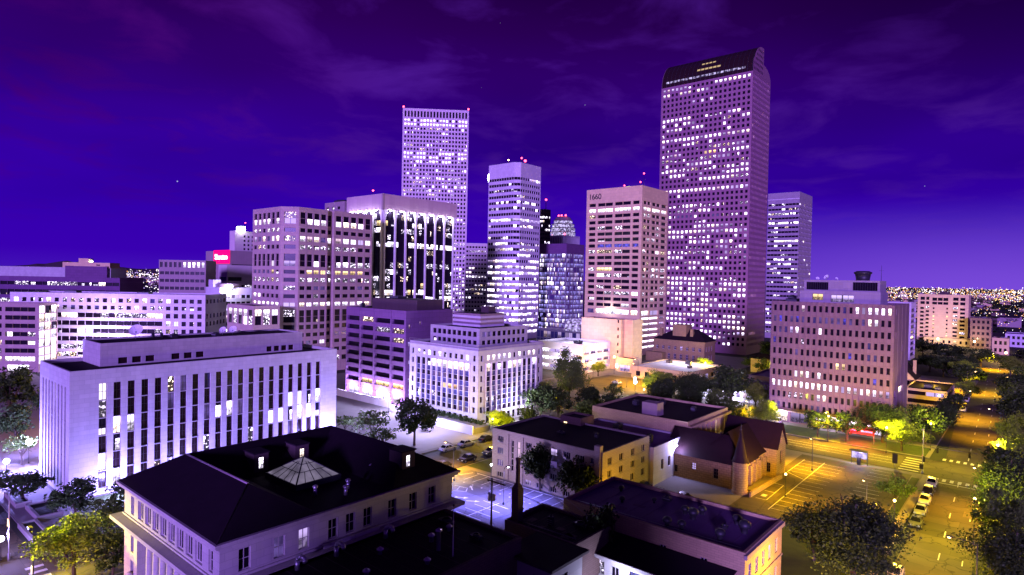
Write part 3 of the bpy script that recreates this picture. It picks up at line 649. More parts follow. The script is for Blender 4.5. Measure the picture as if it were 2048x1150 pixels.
# --- beige office block with chamfered corner
def chamfered_block():
    r = bld('chamfered_office_block', 'beige office block with chamfered corner and square dark windows, left of black glass tower', -222.8, 125.3)
    rows = [(62.3, 64.7), (60.1, 62.2), (56.8, 58.4), (53.2, 55.2), (50.1, 51.7), (45.4, 48.1), (43.2, 45.3), (40.2, 41.7), (37, 38.6), (33.8, 35.3), (30.5, 32), (27.2, 28.7), (23.2, 25.7), (20.8, 23.1), (18, 19.8), (15, 16.5), (11.9, 13.4), (8.5, 10), (4.5, 6.5)]
    base = picker(9, {'D': 6, 'S': 1.6, 'P': 1, 'W': 1, 'M': .4, 'Y': .15})
    def pick(R_, c):
        if R_ in (0, 5, 12): return 'D'
        if R_ == 1: return 'W' if rng.random() < .7 else 'D'
        if R_ == 6: return rng.choice('WPDSD')
        if R_ == 3: return rng.choice('WWWMF')
        if R_ == 11: return 'W'
        if R_ in (4, 8): return rng.choice('SSSPD')
        return base(R_, c)
    pts = [(-27.6, 0), (-5, 0), (0, 5), (0, 18), (-1.6, 18), (-1.6, 21), (0, 21), (0, 40.3), (-27.6, 40.3)]
    ch = math.hypot(5, 5)
    specs = {0: grid(even(6, 22.6, .5, .6, .68), rows, pick), 1: grid([(1.4, ch - 1.2)], rows, lambda a, c: 'F' if a in (1, 6, 11) else 'D' if a % 3 else 'S'), 2: grid(even(4, 13, .3, .3, .76), rows, pick), 4: grid([(.3, 2.7)], rows, pick), 6: grid(even(5, 19.3, .4, .4, .74), rows, pick)}
    shell(r, pts, 0, 66.7, specs, 'beige_panel', 'tar_roof', .6, .45)
    fins(r, 'joint', (-27.6, 0), (1, 0), (0, -1), [.5 + i * 3.58 for i in range(1, 6)], .22, .04, 1, 66.4, 'brown_panel')
    fins(r, 'joint', (0, 5), (0, 1), (1, 0), [.3 + i * 3.1 for i in range(1, 4)], .22, .04, 1, 66.4, 'brown_panel')
    fins(r, 'joint', (0, 21), (0, 1), (1, 0), [.4 + i * 3.7 for i in range(1, 5)], .22, .04, 1, 66.4, 'brown_panel')
    roof_bits(r, [(-14, 14, 66.1, 6, 5, 1.6), (-10, 28, 66.1, 5, 5, 1.4)])
    finish(r)
    r = bld('low_office_wing', 'low beige office wing with tall half lit windows, in front of the chamfered office block', -218.0, 109.7)
    rows = [(24.4, 26.6), (21.0, 24.3), (16.5, 18.5), (12.5, 14.5), (8.5, 10.5), (4.5, 6.5)]
    shell(r, rect(20.7, 10.4), 0, 28.1, {0: grid(even(5, 20.7, .4, .4, .78), rows, lambda a, c: 'W' if a == 0 and c < 4 else rng.choice('DDSP')), 1: grid(even(3, 10.4, .3, .3, .76), rows, lambda a, c: 'W' if a == 0 else rng.choice('DDS'))}, 'beige_panel', 'tar_roof', .5, .4); finish(r)
chamfered_block()

# --- black glass tower with white ribs
def ribbed_tower():
    r = bld('ribbed_glass_tower', 'black glass office tower with white upright ribs and a floodlit blank crown', -230.9, 177.6)
    w, n = 26.3, 45.2; bot = picker(12, {'D': 8, 'S': 3.4, 'P': 1.2, 'W': .6, 'Y': .3}, run=.3)
    rows = floors(19, 8, 69.5, .72)
    full = {14: .85, 6: .5, 2: .7}
    def pick(R_, c): return rng.choice('WWP') if R_ in full and rng.random() < full[R_] else bot(R_, c)
    ec = [c for i in range(7) for c in ((.9 + i * 6.3, .9 + i * 6.3 + 1.85), (.9 + i * 6.3 + 1.88, .9 + i * 6.3 + 3.6), (.9 + i * 6.3 + 3.63, .9 + i * 6.3 + 5.4))]
    ec = [(round(a, 3), round(b, 3)) for a, b in ec]
    scs = [(round(1 + i * 6.2 + j * 1.8, 3), round(1 + i * 6.2 + j * 1.8 + 1.77, 3)) for i in range(4) for j in range(3)]
    shell(r, rect(w, n), 0, 70.8, {0: grid(scs, rows, pick), 1: grid(ec, rows, pick)}, 'glass_dark', 'tar_roof', .1, .12)
    cm = MB(); P = inset(rect(w, n), -1.1); cm.prism(P, 70.9, 78, 'crown_panel', 'tar_roof'); cm.build('crown', r)
    notch = MB(); notch.box(.2, 1.25, -1.25, -.2, 70.5, 78.05, 'brown_panel'); notch.build('corner_slot', r)
    rb = MB(); rb.box(-.34, .34, -.9, .05, 0, 66, 'white_panel'); 
    rb.face([(-.34, -.9, 66), (.34, -.9, 66), (1.2, -1.1, 70.9), (-1.2, -1.1, 70.9)], 'white_panel'); rb.face([(.34, -.9, 66), (.34, .05, 66), (1.2, .05, 70.9), (1.2, -1.1, 70.9)], 'white_panel'); rb.face([(-.34, .05, 66), (-.34, -.9, 66), (-1.2, -1.1, 70.9), (-1.2, .05, 70.9)], 'white_panel')
    first = rb.build('rib', r, (-w + .4, 0, 0))
    def rib(x, y, a): o = first.copy(); COL.objects.link(o); o.location = (x, y, 0); o.rotation_euler.z = a
    for i in range(1, 4): rib(-w + .4 + i * 6.2, 0, 0)
    rib(-.4, 0, 0)
    for i in range(8): rib(0, .45 + i * 6.3, math.pi / 2)
    fl = MB(); fl.box(-.5, .5, -.35, .35, -.2, .2, 'lamp_white'); f0 = fl.build('floodlight', r, (1.0, 3.6, 70.55))
    for i in range(1, 7): o = f0.copy(); COL.objects.link(o); o.location = (1.0, 3.6 + i * 6.3, 70.55)
    for i in range(4): o = f0.copy(); COL.objects.link(o); o.location = (-w + 3.5 + i * 6.2, -1.0, 70.55)
    for i in range(7): light('flood_lamp', r, (1.35, 3.6 + i * 6.3, 69.6), 420, (.75, .75, 1), .3)
    for i in range(4): light('flood_lamp', r, (-w + 3.5 + i * 6.2, -1.5, 69.6), 520, (.75, .75, 1), .3)
    mast(r, -12, 3, 77, 3.5); mast(r, -3, 30, 77, 2, None)
    finish(r)
    r = bld('dark_flat_topped_tower', 'dark tower top rising just behind the black glass tower with ribs', -368.8, 250.5)
    shell(r, rect(24.8, 16), 0, 91.8, {0: [(2 + 7 * i, 5 + 7 * i, 86.5, 88.5, 'P') for i in range(3)]}, 'brown_panel', 'tar_roof', .5); roof_bits(r, [(-12, 5, 91.3, 10, 5, 2.2)]); finish(r)
ribbed_tower()

# --- tall pale grid tower
def grid_tower():
    r = bld('pale_grid_tower', 'tall slim pale tower with a dense grid of small square windows and red corner lights', -367.5, 370.0, 45)
    w, n, zt = 55.0, 34.0, 180.7
    rows = floors(49, 4, 172.6, .56) + [(173.6, 178.6)]
    base = picker(20, {'D': 4.2, 'S': 2.6, 'P': 2.4, 'W': 1.2, 'M': .4}, run=.25)
    def pick(R_, c):
        if R_ == 49: return 'D'
        if R_ in (48, 47): return 'W' if rng.random() < .88 else 'D'
        if R_ in (40, 39): return rng.choice('WWWDP')
        if R_ == 25: return 'D'
        if R_ < 12: return rng.choice('WSPDDS')
        return base(R_, c)
    shell(r, rect(w, n), 0, zt, {0: grid(even(20, w, .9, .9, .58), rows, pick), 1: grid(even(10, n, .9, .9, .58), rows, lambda a, c: 'D')}, 'pale_grid', 'tar_roof', .8, .6)
    for x, y in ((-w + .5, .5), (-.5, .5)):
        lb = MB(); lb.tube((x, y, zt), (x, y, zt + 1), .12, .12, 'metal_dark', 6); lb.ball((x, y, zt + 1.2), .8, 'lamp_red', 8, 5); lb.build('beacon', r)
    finish(r)
    r = bld('ribbon_window_midrise', 'pinkish mid rise with broken window ribbons, squeezed between pale grid tower and banded white tower', -326.8, 352.2, 45)
    pk = picker(22, {'D': 3, 'S': 3, 'P': 2, 'W': 2})
    shell(r, rect(17.1, 14), 0, 66.9, {0: grid(even(7, 17.1, .4, .4, .66), floors(19, 3, 65.5, .42), pk)}, 'pale_grid', 'tar_roof', .5, .5); finish(r)
grid_tower()

# --- banded white tower
def banded_tower():
    r = bld('banded_white_tower', 'white tower with horizontal window bands, blank top and two masts with red lights', -258.0, 305.7)
    w, n, zt = 25.6, 24.3, 115.9; pts = [(-w, 0), (-3.2, 0), (0, 3.2), (0, n), (-w, n)]
    rows = floors(27, 3, 107.4, .46); base = picker(30, {'D': 2.4, 'S': 1.6, 'P': 2, 'W': 5, 'F': 1.2}, run=.6)
    def pick(R_, c):
        if R_ < 12 and R_ != 9: return rng.choice('WWWFP')
        return 'D' if R_ in (9, 24, 22, 21, 20) and rng.random() < .7 else base(R_, c)
    L3 = math.hypot(3.2, 3.2)
    shell(r, pts, 0, zt, {0: grid(even(10, w - 3.2, .4, .1, .96), rows, pick), 1: grid(even(2, L3, .1, .1, .96), rows, pick), 2: grid(even(9, n - 3.2, .1, .4, .96), rows, pick)}, 'white_panel', 'tar_roof', .8, .5)
    sb = MB(); sb.tube((-w - 1.4, 4.5, 108), (-w - .1, 4.5, 108), 4.2, 4.2, 'lamp_white', 20); sb.build('round_sign', r)
    mast(r, -17, 10, 115, 5, 'lamp_orange', .25, .5); mast(r, -16, 13, 115, 3, 'lamp_white', .2, .4); mast(r, -7, 12, 115, 5.5, 'lamp_red', .25, .6); mast(r, -5.5, 14, 115, 3.6, 'lamp_red', .2, .9)
    finish(r)
    r = bld('slim_dark_tower', 'thin dark tower with lit floors and a red beacon, beside the banded white tower', -305.4, 396.7)
    shell(r, rect(7, 8), 0, 97, {0: grid(even(4, 7, .3, .3, .85), floors(26, 4, 92, .5), picker(31, {'D': 4, 'W': 3, 'P': 2})), 1: grid(even(4, 8, .3, .3, .85), floors(26, 4, 92, .5), picker(32, {'D': 4, 'W': 3, 'P': 2}))}, 'dark_brown', 'tar_roof', .5); mast(r, -2, 4, 96.5, 8, 'lamp_red', .3, .8); finish(r)
banded_tower()

# --- blue grid glass building, domed tower, vaulted hall and white deck behind
def glass_cluster():
    r = bld('blue_glass_office', 'blue glass office with a fully lit window grid and plain dark top storey', -256.6, 359.5)
    pk = picker(40, {'W': 3, 'B': 6, 'F': 3, 'G': 3}, none='B', run=.3)
    rows = floors(17, 2, 58.8, .76)
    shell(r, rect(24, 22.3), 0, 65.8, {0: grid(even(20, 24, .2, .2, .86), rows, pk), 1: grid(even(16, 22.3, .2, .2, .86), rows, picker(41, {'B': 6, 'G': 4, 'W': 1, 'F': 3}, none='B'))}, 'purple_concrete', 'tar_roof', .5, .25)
    cb = MB(); cb.prism(inset(rect(24, 22.3), -.25), 59.4, 65.9, 'purple_concrete', 'tar_roof'); cb.build('dark_top_storey', r); fins(r, 'mullion', (-24, 0), (1, 0), (0, -1), [.2 + 4.72 * i for i in range(6)], .35, .3, 2, 59, 'metal_grey'); fins(r, 'mullion', (0, 0), (0, 1), (1, 0), [.2 + 4.4 * i for i in range(6)], .35, .3, 2, 59, 'metal_grey'); finish(r)
    r = bld('domed_tower', 'far tower with a lit stepped dome above a comb of pale slots', -327.8, 456.5)
    shell(r, rect(27, 24), 0, 80.5, {0: [(1.2 + 2 * i, 2.3 + 2 * i, 72.5, 78.8, 'D') for i in range(12)], 1: [(1.2 + 2 * i, 2.3 + 2 * i, 72.5, 78.8, 'D') for i in range(11)]}, 'white_panel', 'tar_roof', .5, .8)
    db = MB(); c = (-11, 12, 80.0)
    for k, (ra, za, zb) in enumerate(((11.5, 0, 3.4), (11.2, 4, 7.4), (10.2, 8, 11), (8.6, 11.6, 14.4))): db.lathe(c, [(ra, za), (ra, zb)], 'lit_hall', 24, False); db.lathe(c, [(ra + .5, zb), (ra + .5, zb + .7), (ra - 1, zb + .8)], 'brown_panel', 24, False)
    db.lathe(c, [(8.4, 15), (7, 17.5), (4, 19), (.1, 19.6)], 'brown_panel', 24); db.build('dome', r)
    for x, y in ((-14, 9), (-10, 8), (-6, 9), (-.5, .5), (-20, 1)): lb = MB(); lb.ball((x, y, 99.5 if x not in (-.5, -20) else 81.4), .85, 'lamp_red', 8, 5); lb.tube((x, y, 78), (x, y, 99 if x not in (-.5, -20) else 81), .15, .15, 'metal_dark', 5); lb.build('beacon', r)
    sp = MB(); sp.ball((-26.5, 2, 89), 1.6, 'lamp_white', 10, 6); sp.tube((-26.5, 2, 80), (-26.5, 2, 88), .2, .2, 'metal_dark', 6); sp.build('spotlight', r); finish(r)
    r = bld('vaulted_glass_hall', 'low blue glass hall with a white ribbed barrel roof, left of the tan blank block', -186.0, 275.0)
    shell(r, rect(30, 14), 0, 12, {0: grid(even(12, 30, .3, .3, .9), [(1, 3.6), (4, 7), (7.4, 11)], picker(42, {'G': 3, 'F': 3, 'W': 1}, none='G'))}, 'metal_grey', 'white_roof', .2, .2)
    vb = MB(); k = 10
    for i in range(k):
        t0, t1 = math.pi * i / k, math.pi * (i + 1) / k; q = lambda t, x: (x + 5.5 * 0, 7 - 6.5 * math.cos(t), 12 + 6.5 * math.sin(t))
        vb.face([q(t0, -11), q(t0, 0), q(t1, 0), q(t1, -11)], 'lit_hall', True)
    vb.face([(0, 7 - 6.5 * math.cos(math.pi * i / k), 12 + 6.5 * math.sin(math.pi * i / k)) for i in range(k + 1)], 'glass_blue')
    v = vb.build('barrel_roof', r); rb = MB()
    for x in (0, -2.2, -4.4, -6.6, -8.8, -11):
        for i in range(k): rb.tube(q(math.pi * i / k, x), q(math.pi * (i + 1) / k, x), .18, .18, 'white_panel', 5)
    for i in range(1, k): rb.tube(q(math.pi * i / k, 0), q(math.pi * i / k, -11), .14, .14, 'white_panel', 5)
    rb.build('ribs', v); finish(r)
    r = bld('white_parking_deck', 'bright white parking deck with three lit open levels behind tall leafy tree', -146.0, 218.0)
    shell(r, rect(24, 22), 0, 12.5, {0: grid(even(4, 24, .5, .5, .92), [(1.2, 2.6), (4.6, 6), (8, 9.4)], lambda a, c: rng.choice('WWFW')), 1: grid(even(4, 22, .5, .5, .92), [(1.2, 2.6), (4.6, 6), (8, 9.4)], lambda a, c: 'F')}, 'white_roof', 'white_roof', .9, .6)
    roof_bits(r, [(-8, 8, 11.6, 3, 3, 1.6)]); light('deck_lamp', r, (-10, -5, 6), 700, (.75, .7, 1), .5); light('deck_lamp', r, (2, 8, 6), 250, (.8, .7, 1), .5); light('deck_lamp', r, (-10, 10, 17), 1500, (.75, .7, 1), .5); finish(r)
glass_cluster()
M['penthouse_panel'] = mat('penthouse_panel', (.34, .29, .32), .8, .12, .3, panel=(2.2, 1.7, .03, .25))
M['slab_panel'] = mat('slab_panel', (.19, .11, .15), .85, .2, .3, panel=(1.54, 3.12, .03, .3))
# --- tan tower with numerals, blank tan block and low annex
def numeral_tower():
    r = bld('tan_ribbon_tower', 'tan office tower numbered 1660 with wide dark ribbon windows and one fully lit floor', -160.9, 293.6)
    w, n, zt = 35.2, 30.3, 91.0
    scol = [(1.8, 6.2), (7.5, 12.3), (12.36, 17.2), (18.5, 23.4), (23.46, 28.4), (29.7, 33.6)]; ecol = [(1.9, 5.8), (5.86, 9.8), (11.5, 16.1), (16.16, 20.8), (22.4, 28.4)]
    rows = [(round(82.1 - 3.27 * i - .9, 2), round(82.1 - 3.27 * i + .9, 2)) for i in range(18)]
    base = picker(50, {'D': 7, 'S': 2.4, 'P': 1, 'W': .35, 'Y': .1}, run=.2)
    def pick(R_, c):
        if R_ == 1: return 'W'
        if R_ == 0: return 'D'
        if R_ == 7: return 'U' if c > 0 else 'D'
        if R_ in (12, 15): return rng.choice('SPSD')
        return base(R_, c)
    low = [(3.6 + 3.1 * i, 4.7 + 3.1 * i) for i in range(6)]
    E = grid(ecol, rows, lambda a, c: 'D' if a == 7 else pick(a, c)) + [(1.9, 20.8, a, b, 'W') for a, b in low] + [(22.4, 28.4, a, b, 'F') for a, b in low] + [(1.9, 9.8, 21.4, 23.8, 'W'), (11.5, 20.8, 21.4, 23.8, 'F'), (22.4, 28.4, 21.4, 23.8, 'D')]
    S = grid(scol, rows, pick) + [(1.8, 6.2, 21.6, 24, 'M'), (7.5, 28.4, 21.6, 24, 'W'), (29.7, 33.6, 21.6, 24, 'W')]
    shell(r, rect(w, n), 0, zt, {0: S, 1: E}, 'tan_concrete', 'tar_roof', .8, .7)
    text_mesh('numerals', '1660', 4.4, .12, 'metal_dark', r, (-w + 1.4, -.14, 85.4), (math.pi / 2, 0, 0), space=.95)
    mast(r, -18, 12, 90, 3.5); mast(r, -9, 14, 90, 5); mast(r, -8, 16, 90, 10)
    lb = MB(); lb.box(-15.5, -12.5, 9, 11, 90.3, 92.6, 'lamp_lime'); lb.box(-15.8, -12.2, 8.8, 11.2, 90, 90.3, 'metal_dark'); lb.build('beacon', r)
    light('terrace_lamp', r, (-18, -3, 24.2), 350, (.8, .7, 1), .5)
    finish(r)
    r = bld('blank_tan_block', 'windowless tan block lit orange from below, attached in front of the tan 1660 tower', -137.6, 240.3)
    pts = [(-24.4, 0), (-3.2, 0), (-3.2, 3), (1.0, 3), (1.0, 12), (-24.4, 12)]
    shell(r, pts, 0, 22.6, {0: [(19.3, 20.1, 4 + 3.4 * i, 5.4 + 3.4 * i, 'D') for i in range(6)]}, 'tan_concrete', 'tar_roof', .5, .3)
    shell(r, [(-3.1, -4), (5.5, -4), (5.5, 2.9), (-3.1, 2.9)], 0, 6.2, {1: [(1, 5.8, .4, 3, 'W')], 0: [(2, 7, .4, 3, 'F')]}, 'tan_concrete', 'tar_roof', .5, .3, name='annex_wall', roofname='annex_roof')
    finish(r)
    r = bld('low_white_roofed_annex', 'single storey annex with a bright flat white roof between the blank tan block and mansion', -101.0, 226.0)
    shell(r, rect(26, 30), 0, 5, {0: grid(even(6, 26, 1, 1, .5), [(1, 3)], lambda a, c: 'D'), 1: grid(even(5, 30, 1, 1, .5), [(1, 3)], lambda a, c: rng.choice('DF'))}, 'tan_concrete', 'white_roof', .4, .2)
    roof_bits(r, [(-20, 22, 4.6, 2, 2, 1.2), (-12, 24, 4.6, 2.4, 1.6, 1.3), (-7, 14, 4.6, 1.5, 1.5, 1)]); light('roof_lamp', r, (-14, 24, 13), 1800, (.75, .72, 1), .6); finish(r)
    r = bld('stone_mansion', 'old stone mansion with arched windows and dark hipped roof at foot of tallest tower', -121.0, 285.0)
    w, n, zt = 27, 13, 10.5; mb = MB(); hs = []
    for i in range(8):
        u = 1.6 + i * 3.2; k = rng.choice('DDFD'); hs += [(round(u, 2), round(u + 1.3, 2), 6.2, 8.6, k, (2, 2, .1, 'frame_pale')), (round(u, 2), round(u + 1.3, 2), 1.6, 4.2, 'D', (2, 2, .1, 'frame_pale'))]
    facade(mb, r, (-w, 0), (0, 0), 0, zt, hs, 'church_stone', .35); facade(mb, r, (0, 0), (0, n), 0, zt, [h for h in hs if h[1] < 12], 'church_stone', .35); facade(mb, r, (0, n), (-w, n), 0, zt, [], 'church_stone'); facade(mb, r, (-w, n), (-w, 0), 0, zt, [], 'church_stone')
    mb.prism(inset(rect(w, n), -.5), 10.5, 11.0, 'church_stone')
    for i in range(8): u = 1.6 + i * 3.2 - w + .65; mb.tube((u, -.12, 8.6), (u, .02, 8.6), .75, .75, 'church_stone', 14)
    mb.build('wall', r)
    rb = MB(); e = inset(rect(w, n), -.4); A, B, C_, D_ = [(*p, 11.05) for p in e]; a, b = (-w + 10, n / 2, 16.5), (-6, n / 2, 16.5)
    for f in ([A, B, b, a], [B, C_, b], [C_, D_, a, b], [D_, A, a]): rb.face(f, 'shingle')
    rb.build('roof', r); solid(r, 'tower_block', -17.5, -10.5, 2, 9, 11.2, 18.6, 'church_stone'); solid(r, 'chimney', -24.6, -23.0, 1.5, 3, 10.9, 16.5, 'church_stone'); solid(r, 'chimney', -8.4, -7, 2.2, 3.6, 10.9, 16.8, 'church_stone')
    solid(r, 'porch', -w - 2, -w + 7, -4, -.05, 0, 4.6, 'church_stone'); finish(r)
numeral_tower()

# --- tallest tower with curved crown
def crown_tower():
    r = bld('curved_crown_tower', 'tallest pink granite tower with small square windows and a curved black glass crown', -121.8, 343.1)
    w, n, zt = 54.8, 29.2, 157.0
    rows = floors(50, 4, 156.4, .54)
    base = picker(60, {'D': 3.2, 'S': 2.6, 'P': 2.8, 'W': 2.2, 'F': 1.0, 'M': .3, 'Y': .05}, run=.62)
    fullrows = {48: .6, 46: .45, 43: .7, 42: .6, 41: .6, 39: .97, 38: .3, 34: .4, 29: .9, 28: .35, 21: .85, 19: .6, 16: .6, 15: .3, 14: .7, 11: .85, 10: .8, 9: .8, 8: .75, 7: .85, 6: .4, 5: .6, 4: .8, 3: .75, 2: .8, 1: .8}
    def pick(R_, c):
        if R_ in fullrows and (fullrows[R_] > .8 or 3 < (c + R_ * 3) % 20 < 3 + 20 * fullrows[R_]): return rng.choice('WWWWF') if rng.random() < fullrows[R_] + .1 else 'D'
        return base(R_, c)
    side = picker(61, {'D': 9, 'S': .8, 'F': 1.4, 'W': .8}, run=.6)
    shell(r, rect(w, n), 0, zt, {0: grid(even(20, w, .7, .7, .56), rows, pick), 1: grid(even(13, n, .7, .7, .5), rows, side)}, 'granite_pink', 'tar_roof', .1, .5)
    # crown: tall half vault over the south part, lower half vault over the north part
    k = 12; prof = [(14.8 * (1 - math.cos(math.pi / 2 * i / k)), 157.05 + 16.6 * math.sin(math.pi / 2 * i / k)) for i in range(k + 1)]
    prof2 = [(17.0 + 12.1 * math.sin(math.pi / 2 * i / k), 157.05 + 7.5 * math.cos(math.pi / 2 * i / k)) for i in range(k + 1)]
    out = prof + [(17.0, 173.65)] + prof2
    eb = MB(); eb.face([(0, y, z) for y, z in out], 'granite_pink'); eb.face([(-w, y, z) for y, z in reversed(out)], 'granite_pink')
    eb.face([(0, 17, 173.65), (-w, 17, 173.65), (-w, 17, 164.5), (0, 17, 164.5)], 'granite_pink'); eb.face([(0, prof[-1][0], 173.65), (-w, prof[-1][0], 173.65), (-w, 17, 173.65), (0, 17, 173.65)], 'granite_pink')
    for zi in range(7):
        for yi in range(8):
            y, z = 2 + yi * 2.1, 158.6 + zi * 2.9
            if y + .9 < 16 and z + 1.6 < 157 + 16.6 * math.sqrt(max(0, 1 - ((14.8 - y) / 14.8) ** 2 if y < 14.8 else 1)): eb.box(-.05, .03, y, y + .9, z, z + 1.4, 'glass_dark')
    eb.build('crown_end', r)
    vb = MB()
    for a, b in zip(prof, prof[1:]): vb.face([(-w + .4, *a), (-.4, *a), (-.4, *b), (-w + .4, *b)], 'glass_brown', True)
    for a, b in zip(prof2, prof2[1:]): vb.face([(-w + .4, *a), (-.4, *a), (-.4, *b), (-w + .4, *b)], 'glass_brown', True)
    v = vb.build('crown_glass', r)
    fb = MB()
    for i in range(0, 21): x = -w + .5 + i * (w - 1) / 20; [fb.tube((x, a[0] - .02, a[1]), (x, b[0] - .02, b[1]), .10, .10, 'metal_dark', 4, False) for a, b in zip(prof, prof[1:])]
    fb.build('crown_bars', v)
    for x0, x1, i0, key in [(-w + 3 + 2.4 * j, -w + 4.9 + 2.4 * j, 1, 'lit_hall') for j in range(20)] + [(-w + 22 + 2.4 * j, -w + 23.9 + 2.4 * j, 3, 'lit_warm') for j in range(6)] + [(-w + 24 + 2.2 * j, -w + 25.6 + 2.2 * j, 5, 'lit_warm') for j in range(4)]:
        a, b = prof[i0], prof[i0 + 1]; t = .55; b = (a[0] + (b[0] - a[0]) * t, a[1] + (b[1] - a[1]) * t); wb = MB(); wb.face([(x0, a[0] - .14, a[1]), (x1, a[0] - .14, a[1]), (x1, b[0] - .14, b[1]), (x0, b[0] - .14, b[1])], key); wb.build('crown_window', r)
    finish(r)
    r = bld('striped_purple_tower', 'pale purple tower with thin lit floor bands behind the tallest tower, right of it', -130.5, 467.2)
    pk = picker(63, {'D': 2, 'S': 2.5, 'P': 3, 'W': 2.4}, run=.4); rows = floors(29, 3, 99, .42)
    shell(r, rect(22, 32.1), 0, 106.1, {0: grid(even(9, 22, .2, .2, .97), rows, pk), 1: grid(even(9, 32.1, .2, .2, .97), rows, picker(64, {'D': 8, 'S': 1, 'W': .8}))}, 'penthouse_panel', 'tar_roof', .5, .6)
    fins(r, 'ledge', (-22, 0), (1, 0), (0, -1), [11], 22, .3, 101, 101.6, 'white_panel'); finish(r)
crown_tower()

# --- ten storey slab on the right
def ten_storey():
    r = bld('ten_storey_slab', 'ten storey pinkish concrete slab with small upright windows, one lit floor and rooftop penthouse', -28.1, 186.7)
    w, n, zt = 31.1, 23.9, 35.0
    cols = even(20, w, .35, .35, .50); rows = [(round(33.1 - 3.12 * i - .85, 2), round(33.1 - 3.12 * i + .85, 2)) for i in range(10)]
    lit = {(7, c) for c in range(20)} | {(0, c) for c in range(14, 20)} | {(0, 5), (1, 17), (1, 16), (2, 3), (2, 4), (2, 8), (6, 4), (6, 5), (6, 6), (6, 8), (8, 8), (8, 9)}
    p = picker(70, {'D': 9, 'S': .7, 'M': 1, 'U': .25, 'G': .5}, run=.25)
    def pick(R_, c):
        if (R_, c) in ((5, 11), (5, 12)): return 'Y'
        if (R_, c) in lit: return 'W' if rng.random() < .8 else 'F'
        if (R_ == 1 and c < 16) or (R_ in (2, 3) and c < 3): return rng.choice('MGDU')
        return p(R_, c)
    shop = [(1, 5.2, .4, 3.2, 'W'), (6, 11, .4, 3.2, 'F'), (12, 17, .4, 3.2, 'P'), (18, 23, .4, 3.2, 'W'), (24, 29.5, .4, 3.2, 'P')]
    E = [(2.2, 3.1, 32.2, 33.9, 'F'), (2.2, 3.1, 26, 27.7, 'F'), (13, 13.9, 22, 23.7, 'F'), (9, 16, 10.6, 12.4, 'W'), (2.2, 4.5, 10.4, 12.2, 'F')]
    shell(r, rect(w, n), 0, zt, {0: grid(cols, rows, pick) + shop, 1: E}, 'slab_panel', 'tar_roof', .5, .4)
    bay = (w - .7) / 20; fins(r, 'fin', (-w, 0), (1, 0), (0, -1), [.35 + bay * i for i in range(21)], .3, .18, 4.2, 34.9, 'slab_panel')
    fins(r, 'joint', (0, 0), (0, 1), (1, 0), [6, 12, 18], .12, .03, 0, 34.9, 'brown_panel')
    mb = MB(); mb.box(-w - .3, .3, -1.9, -.12, 3.5, 3.8, 'brown_panel'); mb.build('canopy', r)
    P = [(-24.2, 3), (-3.8, 3), (-3.8, 13.5), (-24.2, 13.5)]
    shell(r, P, 34.4, 38.2, {0: [(3.4, 6.2, 35.6, 37.4, 'Y', (2, 1, .1, 'frame_dark')), (8.2, 14.0, 35.2, 37.2, 'F', (4, 1, .1, 'frame_dark'))]}, 'penthouse_panel', 'tar_roof', .3, .3, name='penthouse_wall', roofname='penthouse_roof')
    P = [(-23.4, 4.2), (-4.2, 4.2), (-4.2, 13), (-23.4, 13)]
    shell(r, P, 38.0, 41.3, {0: [(.6, 6.4, 38.5, 40.7, 'D', (10, 1, .06, 'metal_dark')), (12.6, 18.6, 38.5, 40.8, 'D', (10, 1, .06, 'metal_dark'))]}, 'penthouse_panel', 'tar_roof', .2, .3, name='plant_wall', roofname='plant_roof')
    cb = MB(); cb.lathe((-9.2, 8.5, 41.1), [(1.8, 0), (1.9, .3), (1.7, .4), (2.0, 2.0), (2.3, 2.2), (2.3, 2.6), (1.9, 2.7), (1.6, 2.9)], 'metal_dark', 16); cb.build('cooling_tower', r)
    dish(r, -18, 6, 41.1, .8, -2); dish(r, -20.3, 6, 41.1, .5, -1); dish(r, -15.5, 7, 41.1, .5, -.5); mast(r, -4.8, 9, 41, 4.6, None, .07)
    roof_bits(r, [(-27, 6, 34.5, 3, 3, 1.2), (-28.8, 12, 34.5, 2, 2, 2)]); light('shop_lamp', r, (-27, -3.2, 3.2), 220, (.8, .7, 1), .3); light('shop_lamp', r, (-14, -3.2, 3.2), 160, (.8, .65, 1), .3)
    finish(r)
ten_storey()

